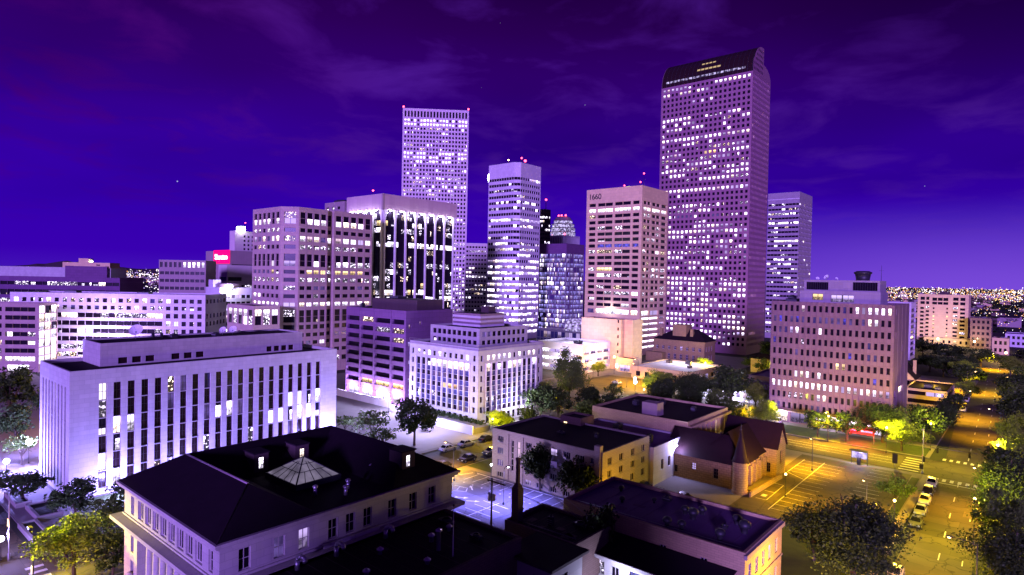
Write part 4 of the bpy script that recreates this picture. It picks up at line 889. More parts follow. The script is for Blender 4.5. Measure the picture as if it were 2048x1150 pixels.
# --- middle: purple garage block, white office, dark school block, pale apartments, church
def middle_blocks():
    r = bld('purple_garage_block', 'dark purple concrete block with open deck bands and a bright garage bay at street level', -146.0, 121.5)
    w, n, zt = 31, 19.6, 29.5; rows = [(round(25.9 - 2.86 * i - .75, 2), round(25.9 - 2.86 * i + .75, 2)) for i in range(8)]
    cols = [(.6, 7.6), (8.3, 15), (15.7, 23.6), (24.3, 30.2)]
    pk = picker(80, {'D': 8, 'S': 1.6}, run=.2); bay = [(.8, 7.4, .3, 3.3, 'W'), (8.4, 15, .3, 3.3, 'W'), (15.8, 23.5, .3, 3.3, 'W'), (24.3, 29, .3, 3.3, 'W')]
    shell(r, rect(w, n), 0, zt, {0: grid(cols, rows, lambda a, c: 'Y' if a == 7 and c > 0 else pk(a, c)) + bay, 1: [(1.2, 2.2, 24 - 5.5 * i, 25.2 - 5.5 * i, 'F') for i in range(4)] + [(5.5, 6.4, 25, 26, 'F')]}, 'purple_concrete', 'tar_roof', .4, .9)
    fins(r, 'column', (-w, 0), (1, 0), (0, -1), [7.95, 15.35, 23.95], .4, .25, 0, 29.2, 'purple_concrete')
    solid(r, 'penthouse', -25, -2, 6, 17, 29.0, 32.6, 'dark_brown'); roof_bits(r, [(-27.5, 4, 29.1, 1.2, 1.2, 1.6), (-16, 10, 32.6, 4, 4, .8)])
    for x in (-27, -19, -11, -4): light('garage_lamp', r, (x, -2.0, 3.0), 2000, (.55, .50, 1), .4)
    finish(r)
    r = bld('forecourt_wall', 'low white concrete wall in front of the bright garage bay', -146.0, 117.4, cat='wall')
    mb = MB(); mb.box(-30, -2, 0, .4, 0, 2.2, 'white_panel'); mb.box(-30.1, -1.9, -.08, .48, 2.2, 2.35, 'concrete'); mb.build('wall', r)
    r = bld('white_corner_office', 'white corner office with ribbed blue window bays, stepped top storeys and louvred penthouse', -113.0, 119.0)
    w, n = 28, 28.2; rib = []
    top = (17.6, 19.0); zr = [(14.7, 16.7), (13.3, 14.6), (11.9, 13.2), (10.5, 11.8), (9.1, 10.4), (7.7, 9.0), (6.3, 7.6), (4.9, 6.2), (3.5, 4.8)]
    rr = random.Random(4)
    def side(seed):
        rr.seed(seed); L = 28.0; ends = [(1.0, 1.9), (L - 1.9, L - 1.0)]; bays = even(10, L, 3.0, 3.0, .86); H = []
        for a, b in ends: H += [(a, b, z - .8, z + .8, 'D') for z in (18.3, 15.6, 12.8, 10, 7.2, 4.4)]
        for i, (a, b) in enumerate(bays):
            H.append((a + .4, b - .4, top[0], top[1], rr.choice('WWDPD' if seed == 1 else 'WWWWD')))
            for j, (c, d) in enumerate(zr):
                key = (rr.choice('WWWPD') if j == 0 else ('G' if j % 2 else rr.choice('DDDDM')))
                if seed == 1 and j == 4 and i in (5, 6, 7): key = 'Y'
                if j == 6 and i == 3 and seed == 1: key = 'S'
                H.append((a, b, c, d, key))
            H.append((a + .3, b - .3, .5, 2.6, 'D'))
        return H
    shell(r, rect(w, n), 0, 21.2, {0: side(1), 1: side(2)}, 'office_white', 'tar_roof', .6, .3)
    bw = 22 / 10; fins(r, 'rib', (-w, 0), (1, 0), (0, -1), [3 + bw * i for i in range(11)], .28, .3, 3.3, 17, 'white_panel'); fins(r, 'rib', (0, 0), (0, 1), (1, 0), [3 + bw * i for i in range(11)], .28, .3, 3.3, 17, 'white_panel')
    cb = MB(); cb.prism(inset(rect(w, n), -.4), 20.2, 20.55, 'office_white'); cb.build('cornice', r)
    bb = MB(); bb.path([(-w, -.1, 21.9), (0.1, -.1, 21.9), (.1, n, 21.9)], .05, 'metal_grey', 5)
    for i in range(15): bb.tube((-w + 2 * i, -.1, 21.2), (-w + 2 * i, -.1, 21.9), .04, .04, 'metal_grey', 5); bb.tube((.1, 2 * i, 21.2), (.1, 2 * i, 21.9), .04, .04, 'metal_grey', 5)
    bb.build('railing', r)
    P = [(-23.5, 4), (-3.5, 4), (-3.5, 25), (-23.5, 25)]; pk = picker(83, {'D': 6, 'P': 1.5, 'M': 1})
    shell(r, P, 20.6, 26.0, {0: grid(even(9, 20, .8, .8, .72), [(21.4, 22.6), (23.6, 25.0)], pk), 1: grid(even(9, 21, .8, .8, .72), [(21.4, 22.6), (23.6, 25.0)], pk)}, 'office_white', 'tar_roof', .5, .3, name='upper_wall', roofname='upper_roof')
    mb = MB(); P = [(-18, 8), (-7, 8), (-7, 18), (-18, 18)]
    for k in range(6): mb.prism(inset(P, 0 if k % 2 else -.15), 26 + k * .62, 26 + (k + 1) * .62, 'copper' if k % 2 else 'white_panel')
    mb.prism(inset(P, .2), 29.72, 29.8, 'tar_roof'); mb.build('louvred_penthouse', r); solid(r, 'lift_housing', -12.5, -9.5, 14, 17, 29.8, 31.6, 'dark_brown')
    finish(r)
    r = bld('office_terrace', 'white terrace wall with planter along the front of white corner office', -108.0, 112.0, cat='wall')
    mb = MB(); mb.box(-28, 0, 0, .4, 0, 2.4, 'white_panel'); mb.build('wall', r); solid(r, 'planting_bed', -28, 0, .41, 6.6, 0, 1.6, 'concrete')
    hb = MB(); r3 = random.Random(8)
    for i in range(700): x, y, z = r3.uniform(-27, -1), r3.uniform(4.5, 6.4), r3.uniform(1.6, 2.5); a = r3.uniform(0, 6.3); s_ = .28; hb.face([(x - s_ * math.cos(a), y - s_ * math.sin(a), z - s_ * .5), (x + s_ * math.cos(a), y + s_ * math.sin(a), z - s_ * .5), (x + s_ * .3, y, z + s_)], 'hedge_leaf')
    tag(hb.build('planting', r), kind='stuff')
    # dark flat roofed block and lower lamp-lit block
    r = bld('columned_flat_block', 'dark flat roofed two storey block with a tan framed window front facing the street', -55.7, 123.6)
    w, n = 24, 22; E = [(1 + 2.6 * i, 3 + 2.6 * i, z0, z1, rng.choice('DDDY'), (2, 3, .08, 'frame_pale')) for i in range(8) for z0, z1 in ((1, 4.2), (5.4, 8.2))]
    shell(r, rect(w, n), 0, 10.2, {1: E}, 'yellow_brick', 'tar_roof', .5, .3); fins(r, 'pilaster', (0, 0), (0, 1), (1, 0), [.7 + 2.6 * i for i in range(9)], .3, .5, .2, 8.9, 'yellow_brick')
    mb = MB(); mb.box(-.3, .9, -.2, n + .2, 8.9, 9.4, 'yellow_brick'); mb.build('entablature', r)
    solid(r, 'lift_housing', -12, -8.2, 2, 5, 9.7, 12.6, 'brown_panel'); roof_bits(r, [(-18, 10, 9.7, 1.2, 1.2, 1.3), (-5, 14, 9.7, 1, 1, 1), (-14, 16, 9.7, 1.6, 1, 1)]); finish(r)
    r = bld('lamp_lit_grey_block', 'lower grey painted block with a bright blue wall lamp beside the alley', -56.0, 109.0)
    w, n = 22, 14.3; E = [(3.2, 4.3, 2.6, 4.6, 'D', (2, 2, .07, 'frame_dark')), (6.2, 7.3, 2.6, 4.6, 'D', (2, 2, .07, 'frame_dark')), (10.2, 11.3, 4.2, 6.2, 'D', (2, 2, .07, 'frame_dark'))]
    shell(r, rect(w, n), 0, 7.6, {1: E}, 'office_white', 'membrane_roof', .4, .25)
    lb = MB(); lb.tube((0, 8.6, 6.6), (.5, 8.6, 6.7), .06, .06, 'metal_dark', 6); lb.ball((.62, 8.6, 6.5), .26, 'lamp_white', 10, 6); lb.build('wall_lamp', r); light('wall_lamp_glow', r, (1.2, 8.6, 6.3), 420, (.45, .42, 1), .2)
    S = [(.7, 1.7, 8.6, 9.8, 'Y', (2, 1, .08, 'frame_dark')), (.7, 1.7, 6.0, 7.2, 'Y', (2, 1, .08, 'frame_dark'))]
    shell(r, [(-21, -2), (-15.8, -2), (-15.8, 3), (-21, 3)], 0, 11, {0: S}, 'brown_brick', 'tar_roof', .4, .2, name='stair_tower_wall', roofname='stair_tower_roof')
    roof_bits(r, [(-11, 6, 7.2, 2.2, 1.4, 1.0), (-6, 5, 7.2, 1.4, 1.4, 1.1), (-14, 10, 7.2, 1.6, 1.6, 1.0), (-3, 4, 7.2, 1.0, 1.0, 1.8)])
    fe = MB(); fe.path([(-.6, -.5, .2), (-.6, -.5, 8.5)], .05, 'metal_grey'); [fe.tube((-.6, -.5, .5 + .4 * i), (-1.1, -.5, .5 + .4 * i), .03, .03, 'metal_grey', 4) for i in range(20)]; fe.path([(-1.1, -.5, .2), (-1.1, -.5, 8.5)], .05, 'metal_grey'); fe.build('ladder', r)
    finish(r)
    r = bld('white_parapet_hall', 'low flat hall with a tall white parapet wall and skylight behind the church', -47.5, 133.0)
    shell(r, rect(13, 17), 0, 4.2, {}, 'white_roof', 'membrane_roof', .5, .2); mb = MB(); mb.box(-13, 0, 16.6, 17.2, 4.2, 6.6, 'white_roof'); mb.build('parapet', r)
    shell(r, [(-8, 5), (-4, 5), (-4, 8), (-8, 8)], 3.8, 5.2, {}, 'white_roof', 'membrane_roof', .3, .2, name='skylight_curb', roofname='skylight'); light('roof_lamp', r, (-9, 4, 8.5), 700, (.42, .40, 1), .3); finish(r)
    # pale apartments
    r = bld('pale_apartment_house', 'four storey pale brick apartment house with flat black roof beside blue lit car park', -57.0, 92.0)
    w, n, zt = 26, 17, 9.8; cs = [2.2, 9.4, 12.2, 15.4, 18.4, 21.4, 24.2]; S = []; p = picker(85, {'D': 5, 'G': 3, 'F': 1.2, 'M': 1}, none='D', run=.1)
    for c in cs:
        for i, (a, b) in enumerate(((.3, 1.3), (2.5, 3.8), (4.9, 6.2), (7.2, 8.5))): S.append((c - .75, c + .75, a, b, p(i, c), (3, 1, .07, 'frame_pale')))
    S += [(5.0, 5.7, 2.0, 8.2, 'D', (1, 5, .08, 'frame_pale')), (6.6, 7.3, 2.0, 8.2, 'F', (1, 5, .08, 'frame_pale'))]
    E = [(c - .7, c + .7, a, b, rng.choice('DDDF'), (2, 1, .08, 'frame_pale')) for c in (2.4, 6.4, 10.6, 14.6) for a, b in ((2.5, 3.9), (4.9, 6.2), (7.2, 8.5))]
    shell(r, rect(w, n), 0, zt, {0: S, 1: E}, 'pale_brick', 'tar_roof', .35, .2); fins(r, 'quoin', (-w, 0), (1, 0), (0, -1), [4.3, 8.0], .3, .2, .2, 9.2, 'pale_brick')
    bb = MB()
    for z in (2.2, 4.6, 6.9): bb.box(-w - .03, .04, -.05, 0.0, z, z + .12, 'pale_brick'); bb.box(0, .05, -.05, n, z, z + .12, 'pale_brick')
    bb.build('string_course', r); solid(r, 'chimney', -1.6, -.4, -.25, .7, 0, 10.9, 'pale_brick'); roof_bits(r, [(-14, 7, 9.4, 1.4, 1, .5), (-7, 9, 9.4, .6, .6, 1)])
    ab = MB()
    for i, c in enumerate(cs): [ab.box(-w + c - .5, -w + c + .1, -.45, -.02, z, z + .35, 'metal_grey') for z in ((2.6, 5.0) if i % 2 else (7.3,))]
    ab.build('window_cooler', r); finish(r)
middle_blocks()

def church():
    r = bld('stone_church', 'yellow lit stone church with dark red roofs and a conical corner turret', -42.2, 118.0, cat='church')
    mb = MB(); fr = (2, 3, .09, 'frame_dark')
    facade(mb, r, (0, 0), (0, 13.2), 0, 5.4, [(2 + 2.9 * i, 3.1 + 2.9 * i, 1.3, 4.6, 'D', fr) for i in range(4)], 'church_stone', .35)
    wing = MB(); facade(wing, r, (-15.5, 0), (0, 0), 0, 5.0, [(5.5, 6.4, 2.2, 3.6, 'F', fr), (1.5, 2.5, 1, 2.4, 'D', fr), (10, 11, 1.4, 3.4, 'D', fr)], 'church_stone', .3); facade(wing, r, (-15.5, 9), (-15.5, 0), 0, 5, [], 'church_stone'); wing.face([(-15.5, 9, 5), (-15.5, 0, 5), (-15.5, 4.5, 9.0)], 'church_stone'); wing.build('wing_wall', r)
    for i in range(5): mb.box(.0, .55, .5 + 2.9 * i + .35, 1.05 + 2.9 * i + .35, 0, 4.2, 'church_stone')
    mb.build('wall', r)
    gb = MB(); facade(gb, r, (2.4, 13.2), (2.4, 19), 0, 6.2, [(2.2, 3.6, 2.4, 5.2, 'D', fr)], 'church_stone', .35); facade(gb, r, (-9, 13.2), (2.4, 13.2), 0, 6.2, [(9.2, 10.2, 1, 3, 'D', fr)], 'church_stone'); facade(gb, r, (2.4, 19), (-9, 19), 0, 6.2, [], 'church_stone'); gb.face([(2.4, 13.2, 6.2), (2.4, 19, 6.2), (2.4, 16.1, 10.0)], 'church_stone')
    gb.box(2.35, 2.6, 15.4, 16.8, 6.9, 8.2, 'church_stone'); gb.build('transept_wall', r)
    rb = MB(); nm = 'church_roof'
    def gable(a, b, c, d, e, f):  # two slopes: eave a-b to ridge e-f and eave c-d to ridge
        rb.face([a, b, f, e], nm); rb.face([c, d, e, f], nm)
    gable((.4, .5, 5.2), (.4, 16.1, 5.2), (-9.4, 16.1, 5.2), (-9.4, .5, 5.2), (-4.5, 4.5, 10.0), (-4.5, 16.1, 10.0))
    gable((2.75, 19.3, 5.95), (-9, 19.3, 5.95), (-9, 12.9, 5.95), (2.75, 12.9, 5.95), (2.75, 16.1, 10.95), (-9, 16.1, 10.95))
    gable((-15.9, -.4, 4.8), (.3, -.4, 4.8), (.3, 9.4, 4.8), (-15.9, 9.4, 4.8), (-15.9, 4.5, 9.3), (-4.3, 4.5, 9.3)); rb.face([(.3, -.4, 4.8), (.3, 9.4, 4.8), (-4.3, 4.5, 9.3)], nm)
    rb.build('roof', r)
    tb = MB(); tb.lathe((.1, -.9, 0), [(1.5, 0), (1.5, .5), (1.38, .6), (1.38, 6.0), (1.62, 6.1)], 'church_stone', 18); t = tb.build('turret', r)
    cb = MB(); cb.lathe((.1, -.9, 6.1), [(1.6, 0), (1.2, .8), (.82, 2.6), (.36, 4.6), (.08, 6.0)], nm, 18); cb.lathe((.1, -.9, 12.0), [(.06, 0), (.2, .15), (.06, .3), (.04, 1.1), (.001, 1.3)], 'metal_dark', 8); cb.build('spire', t)
    sb = MB(); sb.prism([(.6, 1), (2.2, 1), (2.2, 12), (.6, 12)], 0, .5, 'concrete'); sb.prism([(2.25, -2), (2.6, -2), (3.4, 14), (3.0, 14)], 0, 1.1, 'church_stone'); sb.build('ramp_wall', r)
    finish(r)
church()

# --- nearest roofs along the bottom
def seams(root, x0, x1, y0, y1, z, along_y, step, m='dark_brown'):
    """lapped joints and patches of a felt roof"""
    mb = MB(); r = random.Random(int(x0 * 7 + y1)); a = (x0 if along_y else y0) + step * .6
    while a < (x1 if along_y else y1) - .2:
        (mb.box(a - .05, a + .05, y0 + .1, y1 - .1, z + .002, z + .022, m, False) if along_y else mb.box(x0 + .1, x1 - .1, a - .05, a + .05, z + .002, z + .022, m, False)); a += step
    for i in range(6):
        x, y, w, h = r.uniform(x0 + 1, x1 - 3), r.uniform(y0 + 1, y1 - 3), r.uniform(.6, 2), r.uniform(.5, 1.6); mb.box(x, x + w, y, y + h, z + .003, z + .03, m, False)
    mb.tube((x0 + 1, y0 + 1.2, z + .15), (x1 - 1, y0 + 1.6, z + .15), .05, .05, 'metal_grey', 6)
    return mb.build('roof_seams', root)
def near_roofs():
    r = bld('purple_roofed_row_block', 'two storey brick block with a wide purple membrane roof dotted with domed vents', -25.0, 71.8)
    w, n, zt = 25.8, 13.6, 8.7; fr = (2, 2, .08, 'frame_pale')
    E = [(c - .5, c + .5, a, b, k, fr) for c, k in ((1.6, 'D'), (4.0, 'D'), (6.4, 'D'), (8.8, 'F'), (11.4, 'D')) for a, b in ((1.4, 3.2), (5.0, 6.9))]
    S = [(4, 4.9, 5.2, 6.6, 'D', fr), (15, 15.9, 5.2, 6.6, 'D', fr), (20.4, 21.3, 5.4, 6.6, 'D', fr)]
    shell(r, rect(w, n), 0, zt, {0: S, 1: E}, 'yellow_brick', 'membrane_roof', .45, .2)
    cb = MB(); cb.prism([(0, -.3), (.35, -.3), (.35, n + .1), (0, n + .1)], 8.0, 8.5, 'pale_brick'); cb.prism([(0, -.3), (.16, -.3), (.16, n), (0, n)], 4.1, 4.3, 'pale_brick'); cb.build('cornice', r)
    vb = MB(); vb.lathe((0, 0, 0), [(.3, 0), (.3, .55), (.55, .6), (.62, .85), (.5, 1.1), (.25, 1.25), (.01, 1.3)], 'metal_dark', 12); vb.ball((.2, -.38, .95), .07, 'galvanised', 6, 4); v0 = vb.build('vent', r, (-10.8, 2, 8.25))
    for x, y, s in ((-9, 2.5, .9), (-10.9, 7.6, .9), (-9.3, 6.6, 1.2), (-9.1, 9.1, .9), (-4, 2.6, 1.1), (-4.3, 9, 1), (-2.5, 6.8, 1.3), (-18.9, 1.7, .8), (-19.5, 5.5, .7), (-22, 9.5, .7), (-16, 8.5, .6)):
        c = v0.copy(); COL.objects.link(c); c.location = (x, y, 8.25); c.scale = (s, s, s)
    roof_bits(r, [(-4.9, 6.3, 8.25, .8, .6, .5), (-15, 10.5, 8.25, 1.2, .8, .6)]); seams(r, -25.6, -.2, .2, 13.4, 8.25, True, 2.4, 'purple_concrete'); finish(r)
    r = bld('porch_fronted_house', 'low house with a white trimmed lean-to roof and lit white porch below the purple roof', -26.2, 66.8)
    w = 17; mb = MB(); facade(mb, r, (-w, 0), (0, 0), 0, 5.2, [(1.2, 2.4, 2.6, 4.4, 'S', fr), (3.4, 4.5, 1.2, 4.2, 'D', fr), (6, 7.6, 2.6, 4.4, 'G', (4, 2, .08, 'frame_dark')), (9, 10.6, 2.6, 4.4, 'G', (4, 2, .08, 'frame_dark')), (12.4, 14, 2.6, 4.4, 'D', fr)], 'white_panel', .2)
    facade(mb, r, (0, 0), (0, 4.9), 0, 5.2, [], 'brown_panel'); facade(mb, r, (-w, 4.9), (-w, 0), 0, 5.2, [], 'white_panel'); mb.build('wall', r)
    rb = MB(); rb.prism([(-w - .4, -.9), (.4, -.9), (.4, 4.85), (-w - .4, 4.85)], 5.22, 5.4, 'tar_roof'); rb.face([(-w - .4, -.9, 5.45), (.4, -.9, 5.45), (.4, 4.85, 6.4), (-w - .4, 4.85, 6.4)], 'tar_roof'); ro = rb.build('roof', r)
    tb = MB(); tb.box(-w - .5, .5, -1.12, -.92, 5.15, 5.55, 'white_panel'); tb.build('fascia', ro); light('porch_lamp', r, (-w + 6, -2.6, 3.4), 300, (.6, .6, 1), .2); finish(r)
    # large dark roof at bottom centre-left
    r = bld('black_roofed_block', 'low block with a broad black tar roof and silver duct vents along its edge', -45.2, 14.0)
    w, n, zt = 13.2, 41.5, 9.8
    shell(r, rect(w, n), 0, zt, {}, 'brown_brick', 'tar_roof', .35, .2)
    for x, y in ((-12.3, 20.0), (-12.1, 24.5), (-11.9, 31.0)):
        vb = MB(); pts = [(x, y, 9.4), (x, y, 10.5), (x + .15, y + .05, 10.8), (x + .5, y + .15, 10.95), (x + .9, y + .25, 10.8), (x + 1.0, y + .3, 10.4)]; vb.path(pts, .26, 'galvanised', 10)
        for p in pts[1:-1]: vb.ball(p, .265, 'galvanised', 10, 6)
        vb.build('duct_vent', r)
    for x, y, h in ((-5, 33, 2.2), (-7.3, 34, .7), (-9, 28, .5), (-6, 24, .5), (-3.5, 30, .4), (-8, 37.5, .5)):
        vb = MB(); vb.lathe((x, y, 9.4), [(.24, 0), (.24, h), (.4, h + .02), (.4, h + .14), (.02, h + .4)], 'galvanised', 10); vb.build('roof_vent', r)
    roof_bits(r, [(-4, 38, 9.4, 1.4, .8, .5), (-10, 39, 9.4, 2.2, .8, .4), (-3, 20, 9.4, 1.6, 1.6, 1)]); seams(r, -13, -.2, .2, 41.3, 9.45, False, 2.2)
    finish(r)
    r = bld('boiler_house', 'small dark brick boiler house with a square chimney stack between car park and purple roof', -41.6, 61.5)
    shell(r, rect(11.4, 8.2), 0, 8.0, {}, 'brown_brick', 'tar_roof', .35, .2)
    cb = MB(); cx, cy = -10.6, 1.6
    for h, z0, z1 in ((.56, 7.6, 12.0), (.2, 12.7, 16.0), (.26, 15.7, 16.05)): cb.box(cx - h, cx + h, cy - h, cy + h, z0, z1, 'brown_brick')
    k = [(-1, -1), (1, -1), (1, 1), (-1, 1)]
    for i in range(4): a, b = k[i], k[(i + 1) % 4]; cb.face([(cx + a[0] * .56, cy + a[1] * .56, 12), (cx + b[0] * .56, cy + b[1] * .56, 12), (cx + b[0] * .2, cy + b[1] * .2, 12.7), (cx + a[0] * .2, cy + a[1] * .2, 12.7)], 'brown_brick')
    ch = cb.build('chimney', r); gw = MB(); [gw.tube((cx, cy, 15.6), p, .025, .025, 'metal_grey', 4) for p in ((-4.5, 7.5, 7.8), (-4.0, 6.8, 7.8), (-1.5, 7.6, 7.8))]; gw.build('guy_wire', ch)
    roof_bits(r, [(-6, 3, 7.7, .6, .6, 1.3), (-3, 5.4, 7.7, 2, .6, .5)]); seams(r, -11.2, -.2, .2, 8, 7.65, True, 1.8); finish(r)
    r = bld('pale_walled_lodge', 'small lodge with pale walls lit blue and a dark overhanging flat roof', -40.3, 54.8)
    shell(r, rect(6.6, 6.2), 0, 7.6, {0: [(4.0, 5.2, 4.6, 6.4, 'D', (2, 2, .07, 'frame_dark')), (1.2, 2.4, 1.5, 3.5, 'D', (2, 2, .07, 'frame_dark'))], 1: [(2, 3.2, 4.4, 6.4, 'D', (2, 2, .07, 'frame_dark'))]}, 'office_white', 'tar_roof', .2, .2)
    ob = MB(); ob.prism(inset(rect(6.6, 6.2), -.6), 7.62, 7.95, 'dark_brown', 'tar_roof'); ob.build('eaves', r); light('yard_lamp', r, (-7.4, -3.6, 5.6), 500, (.42, .38, 1), .2); finish(r)
near_roofs()

# --- office cluster on the far left, hotel
def left_cluster():
    r = bld('long_pale_office', 'long pale office with two rows of square windows above lit window bands, behind the courthouse', -277.6, 117.9, 45)
    w, n, zt = 80.9, 24, 30.1; pk = picker(90, {'D': 3, 'S': 2.2, 'P': 2.2, 'W': 2.2}, run=.35)
    sq = even(24, w, .8, .8, .56); S = grid(sq, [(26.2, 28.0), (23.1, 24.8)], lambda a, c: rng.choice('DDDSPGW'))
    for z0, z1 in ((19.6, 21.6), (16.2, 18.2), (12.8, 14.8), (9.4, 11.4), (6, 8), (2.6, 4.6)):
        lit = rng.random() < .5
        for i, (a, b) in enumerate(sq):
            if i < 2 or i > 18: S.append((a, b, z0, z1, pk(int(z0), i)))
        for i in range(17): a = sq[2][0] + i * (sq[18][1] - sq[2][0]) / 17; S.append((round(a + .02, 3), round(a + (sq[18][1] - sq[2][0]) / 17 - .02, 3), z0, z1, pk(int(z0) + 50, i)))
    shell(r, rect(w, n), 0, zt, {0: S, 1: grid(even(6, n, .5, .5, .7), [(19.6, 21.6), (16.2, 18.2), (26.2, 28)], lambda a, c: rng.choice('DDG'))}, 'white_panel', 'tar_roof', .6, .4); roof_bits(r, [(-60, 8, 29.5, 5, 4, 1.5), (-30, 9, 29.5, 5, 4, 1.2)]); finish(r)
    r = bld('lower_bay_office', 'pale office with wide four pane bays and a lit glass corner, at the left edge', -293.7, 62.1, 45)
    pk = picker(92, {'D': 5, 'S': 2.4, 'P': 1.2}, run=.2); rows = floors(7, 3.6, 26.0, .52)
    bays = [(round(.6 + 12.2 * j + 2.75 * i, 3), round(.6 + 12.2 * j + 2.75 * i + 2.7, 3)) for j in range(4) for i in range(4)]
    shell(r, rect(49.5, 11), 0, 26.8, {0: grid(bays, rows, lambda a, c: 'W' if a == 0 else pk(a, c)) + [(38, 46, .3, 2.8, 'W')], 1: grid(even(3, 11, .2, .2, .94), floors(7, 3, 26, .88), lambda a, c: rng.choice('WWWP'))}, 'beige_panel', 'tar_roof', .5, .4); finish(r)
    r = bld('long_low_office', 'long low office with a thin lit window strip and flat penthouse, furthest left', -385.7, 117.7, 45)
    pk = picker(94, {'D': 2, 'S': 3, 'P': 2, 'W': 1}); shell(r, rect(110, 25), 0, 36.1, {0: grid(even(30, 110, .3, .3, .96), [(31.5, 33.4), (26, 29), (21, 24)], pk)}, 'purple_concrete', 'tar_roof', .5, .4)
    P = [(-72, 4), (-7, 4), (-7, 20), (-72, 20)]; shell(r, P, 35.5, 41.4, {}, 'office_white', 'tar_roof', .4, name='penthouse_wall', roofname='penthouse_roof'); solid(r, 'lift_housing', -30, -8, 2, 3.9, 36, 42.2, 'purple_concrete'); finish(r)
    r = bld('distant_beige_block', 'small beige block with a stepped roof on the horizon beyond the long low office', -596.4, 174.5, 45)
    shell(r, rect(38, 15), 0, 46.5, {0: [(2, 9, 40, 43.5, 'D'), (27, 30, 44, 45, 'D')] + [(34 + 1.3 * i, 34.7 + 1.3 * i, 30 + 3 * j, 31.6 + 3 * j, 'D') for i in range(3) for j in range(5)]}, 'tan_concrete', 'tar_roof', .5); solid(r, 'lift_housing', -27, -19, 3, 10, 46, 50, 'tan_concrete'); lb = MB(); lb.ball((-17, 4, 47.6), .9, 'lamp_white', 8, 5); lb.tube((-17, 4, 45.5), (-17, 4, 47), .2, .2, 'metal_dark', 5); lb.build('beacon', r)
    ab = MB(); ab.box(8, 23, .5, 1.0, 28.5, 32.0, 'sign_amber'); ab.box(14, 16, .6, .9, 0, 28.5, 'metal_dark'); ab.build('amber_sign', r); finish(r)
    r = bld('dark_brick_hotel_wing', 'dark brick slab with a row of lit top windows, left of the red hotel sign', -349.6, 148.5, 45)
    pk = picker(96, {'D': 12, 'S': .6, 'Y': .25}); rows = floors(9, 4, 41.5, .4)
    shell(r, rect(24.9, 14), 0, 46.6, {0: grid(even(9, 24.9, .4, .4, .8), rows, pk) + [(.6 + 2.45 * i, 2.0 + 2.45 * i, 42.6, 45.4, 'D' if i < 5 else 'W') for i in range(10)]}, 'brown_panel', 'tar_roof', .5, .4); finish(r)
    r = bld('hotel_sign_block', 'hotel block carrying a glowing red rooftop sign with white letters', -419.2, 194.3)
    shell(r, rect(38.3, 17.3), 0, 55.4, {1: [(1, 16, 44, 46, 'D'), (1, 16, 39, 41, 'D')]}, 'brown_panel', 'tar_roof', .5)
    sb = MB(); sb.box(-24, 0, -.9, -.3, 46.5, 55.8, 'sign_red'); sg = sb.build('sign', r)
    text_mesh('lettering', 'Sheraton', 5.2, .15, 'sign_glow', sg, (-12, -1.05, 49.4), (math.pi / 2, 0, 0), 'CENTER'); finish(r)
    r = bld('hotel_slab_tower', 'pale slab tower with tiny square windows and lit box on top, above red sign', -436.9, 205.5)
    shell(r, rect(8, 27), 0, 70.4, {1: grid([(6.4 + 3 * i, 7.9 + 3 * i) for i in range(6)], floors(10, 38, 68, .5), lambda a, c: 'D')}, 'pale_grid', 'tar_roof', .5); lb = MB(); lb.box(-4, 3, 3, 6, 70.1, 73.5, 'lamp_white'); lb.build('lit_box', r); mast(r, -3, 9, 70, 6.5); finish(r)
    r = bld('stepped_hotel_podium', 'stepped pink podium with dark window strips, under the hotel slab tower', -385.0, 176.5)
    shell(r, rect(12, 22), 0, 45, {1: [(.6, 9.5, 35, 37.5, 'D'), (.6, 11, 30.5, 32.5, 'D'), (11.2, 21.4, 30.5, 32.5, 'S')], 0: [(1, 11, 35, 37.5, 'D')]}, 'pale_grid', 'tar_roof', .5, .5); finish(r)
    r = bld('corner_annex_office', 'pale annex with lit upper windows and a bright roof lamp, left of the chamfered block', -303.2, 135.6)
    pk = picker(98, {'W': 2, 'F': 2, 'D': 2}); shell(r, rect(16, 16), 0, 32.8, {0: grid(even(6, 16, .4, .4, .7), floors(8, 3, 30, .5), pk), 1: grid(even(6, 16, .4, .4, .8), floors(8, 3, 30, .5), pk)}, 'white_panel', 'tar_roof', .8, .4)
    mb = MB(); mb.lathe((-7, 8, 32), [(5.5, 0), (5.5, 2.2), (4.5, 2.8), (.1, 3)], 'brown_panel', 20); mb.build('drum', r); lb = MB(); lb.ball((.8, 5, 33.5), .9, 'lamp_white', 10, 6); lb.tube((.8, 5, 32), (.8, 5, 33), .15, .15, 'metal_dark', 5); lb.build('roof_lamp', r); light('roof_lamp_glow', r, (2.5, 3.5, 34), 2600, (.6, .55, 1), .4); solid(r, 'lift_housing', -15, -10, 1, 5, 32, 36.5, 'white_panel'); finish(r)
left_cluster()

